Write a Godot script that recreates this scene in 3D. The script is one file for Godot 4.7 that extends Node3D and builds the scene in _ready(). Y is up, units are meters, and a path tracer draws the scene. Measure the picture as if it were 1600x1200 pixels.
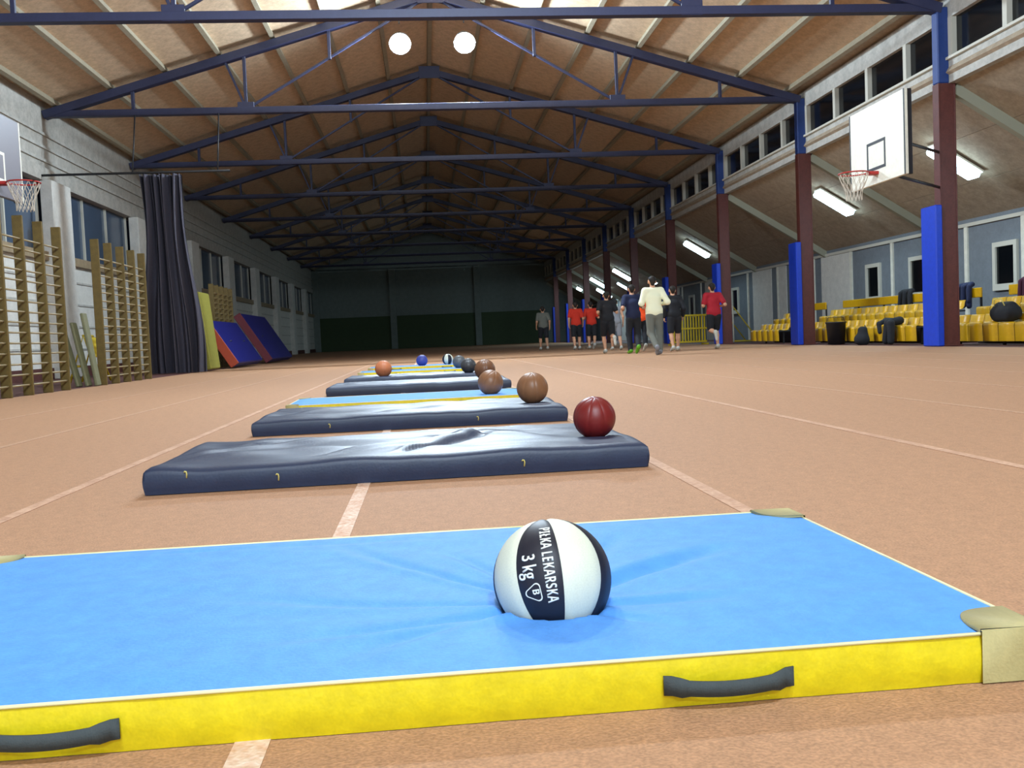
extends Node3D

# ------------------------------------------------------------------ dimensions (metres)
const MID := 0.55          # x of the ridge
const LEFT := -9.45        # inner face of the left wall
const COLX := 10.4         # hall-side face of the right-hand column row
const AISLE := 14.3        # inner face of the aisle's outer wall
const EAVE := 7.05         # underside of the roof boards at the eaves
const RIDGE := 9.95
const NEAR := 24.0         # wall behind the camera
const FAR := -81.0         # end wall
const BAY := 7.0
const TAIL := -28.6        # the orange running surface ends here

const HALL_LAMP := 23.5     # strength of each lamp under the ridge
const AISLE_LAMP := 7.0     # strength of each strip lamp in the aisle

var taken := {}
var M := {}
var box_cache := {}
var rng := RandomNumberGenerator.new()

# ------------------------------------------------------------------ naming and tagging
func put(node: Node, called: String, parent: Node) -> Node:
	var key := str(parent.get_instance_id()) + "/" + called
	var n: int = taken.get(key, 0)
	taken[key] = n + 1
	node.name = called if n == 0 else "%s_%03d" % [called, n]
	parent.add_child(node, true)
	return node

func thing(called: String, label: String, category: String, at := Vector3.ZERO, turn := 0.0, group := "") -> Node3D:
	var o := Node3D.new()
	put(o, called, self)
	o.position = at
	o.rotation.y = turn
	o.set_meta("label", label)
	o.set_meta("category", category)
	if group != "":
		o.set_meta("group", group)
	return o

func setting(called: String) -> Node3D:
	var o := Node3D.new()
	put(o, called, self)
	o.set_meta("kind", "structure")
	return o

func mi(called: String, mesh: Mesh, mat: Material, parent: Node, at := Vector3.ZERO) -> MeshInstance3D:
	var o := MeshInstance3D.new()
	o.mesh = mesh
	o.material_override = mat
	put(o, called, parent)
	o.position = at
	return o

# ------------------------------------------------------------------ mesh tools
func tool(smooth := false) -> SurfaceTool:
	var st := SurfaceTool.new()
	st.begin(Mesh.PRIMITIVE_TRIANGLES)
	st.set_smooth_group(0 if smooth else -1)
	return st

func done(st: SurfaceTool) -> ArrayMesh:
	st.generate_normals()
	return st.commit()

# corners run counter-clockwise seen from outside
func quad(st: SurfaceTool, a: Vector3, b: Vector3, c: Vector3, d: Vector3) -> void:
	st.add_vertex(a); st.add_vertex(c); st.add_vertex(b)
	st.add_vertex(a); st.add_vertex(d); st.add_vertex(c)

func tri(st: SurfaceTool, a: Vector3, b: Vector3, c: Vector3) -> void:
	st.add_vertex(a); st.add_vertex(c); st.add_vertex(b)

# box with chamfered edges, turned by basis b
func bevel_box(st: SurfaceTool, c: Vector3, s: Vector3, e := 0.01, b := Basis.IDENTITY) -> void:
	var h := s * 0.5
	e = minf(e, minf(h.x, minf(h.y, h.z)) * 0.9)
	var p := func(ax: int, sx: float, sy: float, sz: float) -> Vector3:
		var v := Vector3(sx * (h.x - (0.0 if ax == 0 else e)), sy * (h.y - (0.0 if ax == 1 else e)), sz * (h.z - (0.0 if ax == 2 else e)))
		return c + b * v
	for s1 in [-1.0, 1.0]:
		var f := func(q: Array) -> void:
			if s1 > 0: quad(st, q[0], q[1], q[2], q[3])
			else: quad(st, q[3], q[2], q[1], q[0])
		f.call([p.call(0, s1, -1, -1), p.call(0, s1, 1, -1), p.call(0, s1, 1, 1), p.call(0, s1, -1, 1)])
		f.call([p.call(1, -1, s1, -1), p.call(1, -1, s1, 1), p.call(1, 1, s1, 1), p.call(1, 1, s1, -1)])
		f.call([p.call(2, -1, -1, s1), p.call(2, 1, -1, s1), p.call(2, 1, 1, s1), p.call(2, -1, 1, s1)])
	for s1 in [-1.0, 1.0]:
		for s2 in [-1.0, 1.0]:
			var fl: bool = s1 * s2 < 0
			var q1 := [p.call(0, s1, s2, -1), p.call(1, s1, s2, -1), p.call(1, s1, s2, 1), p.call(0, s1, s2, 1)]
			var q2 := [p.call(1, -1, s1, s2), p.call(2, -1, s1, s2), p.call(2, 1, s1, s2), p.call(1, 1, s1, s2)]
			var q3 := [p.call(2, s2, -1, s1), p.call(0, s2, -1, s1), p.call(0, s2, 1, s1), p.call(2, s2, 1, s1)]
			for q in [q1, q2, q3]:
				if fl: quad(st, q[3], q[2], q[1], q[0])
				else: quad(st, q[0], q[1], q[2], q[3])
			for s3 in [-1.0, 1.0]:
				var t := [p.call(0, s1, s2, s3), p.call(1, s1, s2, s3), p.call(2, s1, s2, s3)]
				if s1 * s2 * s3 > 0: tri(st, t[0], t[1], t[2])
				else: tri(st, t[2], t[1], t[0])

func box(s: Vector3, e := 0.01) -> ArrayMesh:
	var key := "%.4f %.4f %.4f %.4f" % [s.x, s.y, s.z, e]
	if not box_cache.has(key):
		var st := tool()
		bevel_box(st, Vector3.ZERO, s, e)
		box_cache[key] = done(st)
	return box_cache[key]

func plain(s: Vector3) -> Mesh:
	var key := "p %.4f %.4f %.4f" % [s.x, s.y, s.z]
	if not box_cache.has(key):
		var m := BoxMesh.new()
		m.size = s
		box_cache[key] = m
	return box_cache[key]

func frame_of(d: Vector3) -> Basis:
	var y := d.normalized()
	var x := y.cross(Vector3.FORWARD if absf(y.z) < 0.9 else Vector3.RIGHT).normalized()
	return Basis(x, y, x.cross(y))

# tube along a list of points
func tube(st: SurfaceTool, pts: Array, r: float, sides := 8, caps := true) -> void:
	var rings := []
	for i in pts.size():
		var d: Vector3 = (pts[mini(i + 1, pts.size() - 1)] - pts[maxi(i - 1, 0)])
		var f := frame_of(d)
		var ring := []
		for k in sides:
			var a := TAU * k / sides
			ring.append(pts[i] + f.x * cos(a) * r + f.z * sin(a) * r)
		rings.append(ring)
	for i in pts.size() - 1:
		for k in sides:
			var j := (k + 1) % sides
			quad(st, rings[i][k], rings[i + 1][k], rings[i + 1][j], rings[i][j])
	if caps:
		for k in range(1, sides - 1):
			tri(st, rings[0][0], rings[0][k], rings[0][k + 1])
			var l: Array = rings[-1]
			tri(st, l[0], l[k + 1], l[k])

# square-section bar between two points
func bar(st: SurfaceTool, a: Vector3, b: Vector3, w: float, d: float, e := 0.006) -> void:
	bevel_box(st, (a + b) * 0.5, Vector3(w, a.distance_to(b), d), e, frame_of(b - a))

func lathe(st: SurfaceTool, prof: Array, n := 24, at := Vector3.ZERO) -> void:
	for i in prof.size() - 1:
		for k in n:
			var a0 := TAU * k / n
			var a1 := TAU * (k + 1) / n
			var p0: Vector2 = prof[i]
			var p1: Vector2 = prof[i + 1]
			quad(st, at + Vector3(p0.x * cos(a0), p0.y, p0.x * sin(a0)), at + Vector3(p1.x * cos(a0), p1.y, p1.x * sin(a0)),
				at + Vector3(p1.x * cos(a1), p1.y, p1.x * sin(a1)), at + Vector3(p0.x * cos(a1), p0.y, p0.x * sin(a1)))

# ------------------------------------------------------------------ bodies: smooth union of tapered capsules, meshed as surface nets
# a bone is [from, to, radius at from, radius at to]
func flesh(st: SurfaceTool, bones: Array, cell: float, k: float) -> void:
	var lo := Vector3.INF
	var hi := -Vector3.INF
	for b in bones:
		var r: float = maxf(b[2], b[3]) + k + cell * 2.0
		lo = lo.min(b[0] - Vector3.ONE * r).min(b[1] - Vector3.ONE * r)
		hi = hi.max(b[0] + Vector3.ONE * r).max(b[1] + Vector3.ONE * r)
	var nx := int((hi.x - lo.x) / cell) + 2
	var ny := int((hi.y - lo.y) / cell) + 2
	var nz := int((hi.z - lo.z) / cell) + 2
	var g := PackedFloat32Array()
	g.resize(nx * ny * nz)
	g.fill(1.0)
	for b in bones:
		var a: Vector3 = b[0]
		var ab: Vector3 = b[1] - a
		var l2 := maxf(ab.length_squared(), 1e-8)
		var ra: float = b[2]
		var dr: float = b[3] - ra
		var r: float = maxf(b[2], b[3]) + k + cell * 1.5
		var l := ((a.min(b[1]) - Vector3.ONE * r - lo) / cell).floor()
		var u := ((a.max(b[1]) + Vector3.ONE * r - lo) / cell).ceil()
		for x in range(maxi(int(l.x), 0), mini(int(u.x) + 1, nx)):
			for y in range(maxi(int(l.y), 0), mini(int(u.y) + 1, ny)):
				var i := (x * ny + y) * nz
				for z in range(maxi(int(l.z), 0), mini(int(u.z) + 1, nz)):
					var p := lo + Vector3(x, y, z) * cell - a
					var t := clampf(p.dot(ab) / l2, 0.0, 1.0)
					var d := (p - ab * t).length() - ra - dr * t
					var o := g[i + z]
					var m := maxf(k - absf(d - o), 0.0) / k
					g[i + z] = minf(d, o) - m * m * k * 0.25
	var step := [ny * nz, nz, 1]
	var at := {}
	var corner := [0, step[0], step[1], step[0] + step[1], 1, step[0] + 1, step[1] + 1, step[0] + step[1] + 1]
	for x in nx - 1:
		for y in ny - 1:
			var i0 := (x * ny + y) * nz
			for z in nz - 1:
				var i := i0 + z
				var inside := 0
				for c in 8:
					if g[i + corner[c]] < 0.0: inside += 1
				if inside == 0 or inside == 8: continue
				var sum := Vector3.ZERO
				var n := 0
				for c in 8:
					for ax in 3:
						if c & (1 << ax): continue
						var v0 := g[i + corner[c]]
						var v1 := g[i + corner[c | (1 << ax)]]
						if (v0 < 0.0) == (v1 < 0.0): continue
						var q := Vector3(c & 1, (c >> 1) & 1, (c >> 2) & 1)
						q[ax] += v0 / (v0 - v1)
						sum += q
						n += 1
				at[i] = lo + (Vector3(x, y, z) + sum / n) * cell
	for i in at:
		for ax in 3:
			var v0 := g[i]
			var v1 := g[i + step[ax]]
			if (v0 < 0.0) == (v1 < 0.0): continue
			var s1: int = step[(ax + 1) % 3]
			var s2: int = step[(ax + 2) % 3]
			if not (at.has(i - s1) and at.has(i - s2) and at.has(i - s1 - s2)): continue
			if v0 < 0.0: quad(st, at[i], at[i - s1], at[i - s1 - s2], at[i - s2])
			else: quad(st, at[i], at[i - s2], at[i - s1 - s2], at[i - s1])

func fleshed(bones: Array, cell: float, k: float) -> ArrayMesh:
	var st := tool(true)
	flesh(st, bones, cell, k)
	st.index()
	return done(st)

# ------------------------------------------------------------------ procedural textures
func noise_bytes(size: int, freq: float, octaves: int, sd: int) -> PackedByteArray:
	var n := FastNoiseLite.new()
	n.seed = sd
	n.noise_type = FastNoiseLite.TYPE_SIMPLEX_SMOOTH
	n.frequency = freq
	n.fractal_octaves = octaves
	var im := n.get_seamless_image(size, size)
	im.convert(Image.FORMAT_L8)
	return im.get_data()

func tone_texture(size: int, a: Color, b: Color, layers: Array) -> ImageTexture:
	# layers: [bytes, weight]; the sum of weights is one
	var out := PackedByteArray()
	out.resize(size * size * 3)
	for i in size * size:
		var v := 0.0
		for l in layers: v += l[0][i] / 255.0 * l[1]
		v = clampf((v - 0.5) * 1.6 + 0.5, 0.0, 1.0)
		out[i * 3] = int(255.0 * lerpf(a.r, b.r, v))
		out[i * 3 + 1] = int(255.0 * lerpf(a.g, b.g, v))
		out[i * 3 + 2] = int(255.0 * lerpf(a.b, b.b, v))
	var im := Image.create_from_data(size, size, false, Image.FORMAT_RGB8, out)
	im.generate_mipmaps()
	return ImageTexture.create_from_image(im)

func bump_texture(size: int, bytes: PackedByteArray, strength: float) -> ImageTexture:
	var im := Image.create_from_data(size, size, false, Image.FORMAT_L8, bytes)
	im.convert(Image.FORMAT_RGBA8)
	im.bump_map_to_normal_map(strength)
	im.generate_mipmaps()
	return ImageTexture.create_from_image(im)

func mat(c: Color, rough := 0.7, metal := 0.0, tex: Texture2D = null, per_metre := 1.0, bump: Texture2D = null, bump_scale := 1.0, world := false) -> StandardMaterial3D:
	var m := StandardMaterial3D.new()
	m.albedo_color = c
	m.roughness = rough
	m.metallic = metal
	if tex != null or bump != null:
		m.uv1_triplanar = true
		m.uv1_world_triplanar = world
		m.uv1_scale = Vector3.ONE * per_metre
	if tex != null:
		m.albedo_texture = tex
	if bump != null:
		m.normal_enabled = true
		m.normal_texture = bump
		m.normal_scale = bump_scale
	return m

func make_materials() -> void:
	var fine := noise_bytes(512, 0.09, 3, 11)
	var mid := noise_bytes(512, 0.03, 3, 12)
	var coarse := noise_bytes(512, 0.008, 3, 13)
	var W := Color.WHITE
	var grey := func(v: float) -> Color: return Color(v, v, v)
	var speck := tone_texture(512, grey.call(0.79), W, [[fine, 0.6], [mid, 0.25], [coarse, 0.15]])
	var blotch := tone_texture(512, grey.call(0.82), W, [[fine, 0.25], [mid, 0.35], [coarse, 0.4]])
	var soft := tone_texture(512, grey.call(0.9), W, [[fine, 0.3], [mid, 0.3], [coarse, 0.4]])
	var fine_bump := bump_texture(512, fine, 3.0)
	var mid_bump := bump_texture(512, mid, 4.0)
	# floor
	M.tartan = mat(Color(0.76, 0.575, 0.43), 0.8, 0.0, speck, 2.6, fine_bump, 0.6, true)
	M.aisle_floor = mat(Color(0.36, 0.19, 0.17), 0.75, 0.0, blotch, 0.4, fine_bump, 0.3, true)
	M.line = mat(Color(0.90, 0.84, 0.78), 0.8, 0.0, tone_texture(512, Color(0.86, 0.68, 0.58), W, [[fine, 0.5], [mid, 0.3], [coarse, 0.2]]), 1.1, fine_bump, 0.5, true)
	M.line_worn = mat(Color(0.83, 0.68, 0.57), 0.8, 0.0, tone_texture(512, Color(0.82, 0.76, 0.72), W, [[fine, 0.4], [mid, 0.3], [coarse, 0.3]]), 0.7, fine_bump, 0.5, true)
	M.line_faint = mat(Color(0.80, 0.63, 0.50), 0.8, 0.0, speck, 1.3, fine_bump, 0.5, true)
	# mats and balls
	M.blue_cover = mat(Color(0.33, 0.61, 0.94), 0.72, 0.0, soft, 2.5, fine_bump, 0.25)
	M.yellow_side = mat(Color(0.91, 0.83, 0.02), 0.6, 0.0, soft, 3.0, mid_bump, 0.25)
	M.piping = mat(Color(0.93, 0.90, 0.70), 0.6)
	M.tan_patch = mat(Color(0.74, 0.695, 0.48), 0.7, 0.0, soft, 3.0, fine_bump, 0.3)
	M.strap = mat(Color(0.25, 0.285, 0.295), 0.8, 0.0, soft, 6.0, fine_bump, 0.5)
	M.vinyl = mat(Color(0.15, 0.205, 0.32), 0.45, 0.0, soft, 1.5, fine_bump, 0.12)
	M.tag = mat(Color(0.86, 0.82, 0.48), 0.6)
	M.ball_white = mat(Color(0.90, 0.92, 0.84), 0.5, 0.0, soft, 5.0, fine_bump, 0.15)
	M.ball_black = mat(Color(0.10, 0.11, 0.17), 0.5, 0.0, soft, 5.0, fine_bump, 0.15)
	M.print = mat(Color(0.90, 0.92, 0.90), 0.6)
	M.leather_red = mat(Color(0.52, 0.13, 0.13), 0.42, 0.0, blotch, 5.0, mid_bump, 0.12)
	M.leather_brown = mat(Color(0.60, 0.42, 0.29), 0.42, 0.0, blotch, 5.0, mid_bump, 0.12)
	M.leather_dark = mat(Color(0.50, 0.34, 0.24), 0.4, 0.0, blotch, 5.0, mid_bump, 0.12)
	M.ball_grey = mat(Color(0.36, 0.38, 0.40), 0.4, 0.0, soft, 5.0)
	M.ball_slate = mat(Color(0.25, 0.26, 0.28), 0.4, 0.0, soft, 5.0)
	M.ball_orange = mat(Color(0.78, 0.48, 0.32), 0.5, 0.0, soft, 5.0)
	M.ball_blue = mat(Color(0.25, 0.30, 0.64), 0.5, 0.0, soft, 5.0)
	# building
	M.board = []
	for c in [Color(0.86, 0.745, 0.615), Color(0.835, 0.72, 0.59), Color(0.88, 0.77, 0.64)]:
		M.board.append(mat(c, 0.85, 0.0, blotch, 0.7))
	M.purlin = mat(Color(0.62, 0.58, 0.49), 0.7, 0.0, soft, 1.0)
	M.truss_blue = mat(Color(0.19, 0.21, 0.34), 0.5, 0.0, soft, 1.0)
	M.post_blue = mat(Color(0.13, 0.25, 0.52), 0.5, 0.0, soft, 1.0)
	M.column_red = mat(Color(0.40, 0.20, 0.18), 0.55, 0.0, blotch, 1.0)
	M.pad_blue = mat(Color(0.06, 0.25, 0.80), 0.5, 0.0, soft, 1.5, mid_bump, 0.1)
	M.white_wall = mat(Color(0.88, 0.87, 0.84), 0.85, 0.0, soft, 0.6, fine_bump, 0.15)
	M.band = mat(Color(0.78, 0.77, 0.74), 0.8, 0.0, blotch, 0.5)
	M.sheet = mat(Color(0.76, 0.745, 0.71), 0.7, 0.0, blotch, 0.5)
	M.sill = mat(Color(0.66, 0.58, 0.46), 0.7, 0.0, blotch, 0.8)
	M.mullion = mat(Color(0.78, 0.77, 0.72), 0.65)
	M.night_glass = mat(Color(0.035, 0.045, 0.06), 0.12)
	M.pane_blue = mat(Color(0.29, 0.35, 0.43), 0.18)
	M.aisle_board = mat(Color(0.72, 0.65, 0.56), 0.85, 0.0, blotch, 0.6)
	M.rafter = mat(Color(0.60, 0.60, 0.53), 0.7)
	M.grey_wall = mat(Color(0.47, 0.50, 0.53), 0.8, 0.0, soft, 0.6)
	M.end_wall = mat(Color(0.50, 0.54, 0.52), 0.85, 0.0, soft, 0.5)
	M.end_green = mat(Color(0.22, 0.30, 0.17), 0.7, 0.0, soft, 0.5)
	M.steel = mat(Color(0.45, 0.46, 0.47), 0.4, 0.6)
	M.white_paint = mat(Color(0.93, 0.92, 0.86), 0.6, 0.0, soft, 1.0)
	M.grey_paint = mat(Color(0.43, 0.41, 0.44), 0.45)
	M.black_paint = mat(Color(0.10, 0.10, 0.13), 0.6)
	M.rim_red = mat(Color(0.66, 0.14, 0.12), 0.5)
	M.net = mat(Color(0.80, 0.76, 0.70), 0.8)
	M.wood_post = mat(Color(0.44, 0.36, 0.16), 0.5, 0.0, blotch, 2.0)
	M.rung = mat(Color(0.60, 0.53, 0.38), 0.45, 0.0, soft, 2.0)
	M.curtain = mat(Color(0.27, 0.26, 0.31), 0.85, 0.0, soft, 2.0)
	M.foam_yellow = mat(Color(0.60, 0.585, 0.24), 0.7, 0.0, soft, 1.5)
	M.foam_blue = mat(Color(0.09, 0.11, 0.48), 0.55, 0.0, soft, 1.5)
	M.foam_orange = mat(Color(0.66, 0.25, 0.12), 0.6, 0.0, soft, 1.5)
	M.foam_maroon = mat(Color(0.42, 0.13, 0.18), 0.6, 0.0, soft, 1.5)
	M.seat_yellow = mat(Color(0.86, 0.66, 0.03), 0.4, 0.0, soft, 2.0)
	M.dark_steel = mat(Color(0.16, 0.16, 0.17), 0.5, 0.3)
	M.bin = mat(Color(0.10, 0.10, 0.12), 0.5)
	M.cloth_dark = mat(Color(0.10, 0.11, 0.14), 0.85, 0.0, soft, 3.0)
	M.cloth_navy = mat(Color(0.10, 0.14, 0.28), 0.85, 0.0, soft, 3.0)
	M.cloth_purple = mat(Color(0.28, 0.07, 0.19), 0.85, 0.0, soft, 3.0)
	M.frame_yellow = mat(Color(0.76, 0.66, 0.12), 0.45)
	M.plank_olive = mat(Color(0.46, 0.46, 0.34), 0.6, 0.0, soft, 2.0)
	# people
	M.skin = mat(Color(0.80, 0.60, 0.48), 0.6)
	M.hair = mat(Color(0.12, 0.09, 0.07), 0.7)
	M.shirt_white = mat(Color(0.95, 0.96, 0.84), 0.85)
	M.shirt_red = mat(Color(0.66, 0.10, 0.17), 0.85)
	M.bib_red = mat(Color(0.78, 0.18, 0.10), 0.85)
	M.bib_orange = mat(Color(0.98, 0.32, 0.08), 0.8)
	M.cloth_grey = mat(Color(0.42, 0.43, 0.40), 0.85)
	M.cloth_light = mat(Color(0.52, 0.53, 0.56), 0.85)
	M.shoe_white = mat(Color(0.75, 0.75, 0.72), 0.6)
	M.shoe_lime = mat(Color(0.36, 0.62, 0.08), 0.6)
	# lamps
	M.lamp_glow = mat(Color(0.9, 0.95, 1.0), 0.3)
	M.lamp_glow.emission_enabled = true
	M.lamp_glow.emission = Color(0.86, 0.93, 1.0)
	M.lamp_glow.emission_energy_multiplier = 14.0
	M.tube_glow = mat(Color(0.9, 0.95, 1.0), 0.3)
	M.tube_glow.emission_enabled = true
	M.tube_glow.emission = Color(0.80, 0.94, 1.0)
	M.tube_glow.emission_energy_multiplier = 9.0

func roof_y(x: float) -> float:
	return RIDGE - absf(x - MID) / (COLX - MID) * (RIDGE - EAVE)

# ------------------------------------------------------------------ the hall
func build_floor() -> void:
	var f := setting("floor")
	var wide := COLX + 5.95
	mi("running_surface", plain(Vector3(wide, 0.1, NEAR - TAIL)), M.tartan, f, Vector3((COLX - 5.95) * 0.5, -0.05, (NEAR + TAIL) * 0.5))
	mi("far_floor", plain(Vector3(COLX - LEFT + 0.3, 0.1, TAIL - FAR)), M.tartan, f, Vector3((COLX + LEFT - 0.3) * 0.5, -0.05, (TAIL + FAR) * 0.5))
	mi("left_floor", plain(Vector3(-5.95 - LEFT + 0.3, 0.1, NEAR - TAIL)), M.aisle_floor, f, Vector3((LEFT - 0.3 - 5.95) * 0.5, -0.05, (NEAR + TAIL) * 0.5))
	mi("aisle_floor", plain(Vector3(AISLE - COLX + 0.3, 0.1, NEAR - FAR)), M.aisle_floor, f, Vector3((AISLE + COLX + 0.3) * 0.5, -0.05, (NEAR + FAR) * 0.5))
	for k in range(-3, 8):
		var x := -0.27 + 1.215 * k
		mi("lane_line", plain(Vector3(0.05, 0.003, NEAR - TAIL - 0.4)), M.line if k == 0 else M.line_worn if k in [-1, 1, 2] else M.line_faint, f, Vector3(x, 0.0005, (NEAR + TAIL) * 0.5))

func build_roof() -> void:
	var c := setting("ceiling")
	var rise := RIDGE - EAVE
	var tilt := atan2(rise, COLX - MID)
	var half := Vector2(COLX - MID, rise).length()
	var deep := NEAR - FAR
	for s in [-1.0, 1.0]:
		# roof slab with thickness
		var up := Basis(Vector3.BACK, -s * tilt)
		var o := mi("roof_slab", plain(Vector3(half + 0.5, 0.14, deep + 0.6)), M.aisle_board, c)
		o.basis = up
		o.position = Vector3(MID + s * (COLX - MID) * 0.5, (RIDGE + EAVE) * 0.5 + 0.13, (NEAR + FAR) * 0.5) + up * Vector3(s * 0.2, 0, 0)
		var n := 7
		for k in n:
			var t := (k + 0.5) / n
			var x: float = MID + s * (COLX - MID) * t
			for b in 15:
				var z0 := NEAR - BAY * b
				var p := mi("ceiling_panel", plain(Vector3(half / n - 0.015, 0.03, BAY - 0.015)), M.board[(k * 5 + b * 7 + int(s)) % 3 if (k * 5 + b * 7 + int(s)) >= 0 else 0], c)
				p.basis = up
				p.position = Vector3(x, roof_y(x) + 0.02, z0 - BAY * 0.5)
		for k in range(0, n + 1):
			if k == 0 and s > 0: continue
			var x: float = MID + s * (COLX - MID) * (k / float(n)) * 0.985
			var p := mi("purlin", plain(Vector3(0.11, 0.15, deep)), M.purlin, c)
			p.basis = up
			p.position = Vector3(x, roof_y(x) - 0.07, (NEAR + FAR) * 0.5)

var ordinal := ["nearest", "second", "third", "fourth", "fifth", "sixth", "seventh", "eighth", "ninth"]

func build_trusses() -> void:
	var rafters := tool()
	var drop := 0.30
	for s in [-1.0, 1.0]:
		bar(rafters, Vector3(MID + s * (COLX + 0.12 - MID), EAVE - drop - 0.03, 0), Vector3(MID, RIDGE - drop, 0), 0.2, 0.24)
	var chord := done(rafters)
	var t := tool()
	bar(t, Vector3(LEFT + 0.05, 6.74, 0), Vector3(COLX + 0.1, 6.74, 0), 0.16, 0.2)
	var tie := done(t)
	var posts := []
	for s in [-1.0, 1.0]:
		for u in [4.9, 7.75]:
			var x: float = MID + s * u
			var st := tool()
			bar(st, Vector3(x, 6.76, 0), Vector3(x, roof_y(x) - drop, 0), 0.08, 0.08)
			posts.append(done(st))
		var hang := tool()
		bar(hang, Vector3(MID + s * 2.7, 8.02, 0), Vector3(MID + s * 2.7, roof_y(MID + s * 2.7) - drop, 0), 0.08, 0.08)
		posts.append(done(hang))
	var stays := []
	for s in [-1.0, 1.0]:
		for a in [[4.9, 5.4], [4.9, 0.0]]:
			var st := tool()
			var x0: float = MID + s * a[0]
			var x1: float = MID + s * a[1]
			bar(st, Vector3(x0, 6.78, 0), Vector3(x1, roof_y(x1) - drop, 0), 0.06, 0.06)
			stays.append(done(st))
	var plate := box(Vector3(0.42, 0.3, 0.03), 0.005)
	for i in 9:
		var z := -18.0 - BAY * i
		var o := thing("roof_truss", "%s dark blue steel roof truss seen from the camera, spanning the hall" % ordinal[i], "truss", Vector3(0, 0, z), 0, "roof trusses")
		mi("rafter", chord, M.truss_blue, o)
		mi("tie_beam", tie, M.truss_blue, o)
		for p in posts: mi("post", p, M.truss_blue, o)
		for p in stays: mi("strut", p, M.truss_blue, o)
		for s in [-1.0, 1.0]:
			mi("gusset_plate", plate, M.truss_blue, o, Vector3(MID + s * 4.9, 6.8, 0.07))
		mi("ridge_plate", box(Vector3(0.7, 0.4, 0.03), 0.005), M.truss_blue, o, Vector3(MID, RIDGE - drop - 0.05, 0.14))

func build_columns() -> void:
	var st := tool()
	bevel_box(st, Vector3(0.025, 2.63, 0), Vector3(0.03, 5.24, 0.22), 0.004)
	bevel_box(st, Vector3(0.355, 2.63, 0), Vector3(0.03, 5.24, 0.22), 0.004)
	bevel_box(st, Vector3(0.19, 2.63, 0.09), Vector3(0.30, 5.24, 0.02), 0.003)
	bevel_box(st, Vector3(0.19, 2.63, -0.09), Vector3(0.30, 5.24, 0.02), 0.003)
	var shaft := done(st)
	st = tool()
	bevel_box(st, Vector3(0.13, 6.0, 0), Vector3(0.24, 1.5, 0.22), 0.02)
	var post := done(st)
	st = tool()
	bevel_box(st, Vector3(-0.08, 1.42, -0.08), Vector3(0.15, 2.83, 0.56), 0.02)
	var pad := done(st)
	for i in 9:
		var z := -18.0 - BAY * i
		var what := "dark red steel column with tall blue padding, %s in the row beside the yellow seats" % ordinal[i]
		var o := thing("steel_column", what, "column", Vector3(COLX, 0, z), 0, "columns along the side aisle")
		mi("shaft", shaft, M.column_red, o)
		mi("upper_post", post, M.post_blue, o)
		mi("base_plate", box(Vector3(0.42, 0.03, 0.34), 0.005), M.column_red, o, Vector3(0.2, 0.0151, 0))
		mi("padding", pad, M.pad_blue, o)

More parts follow.
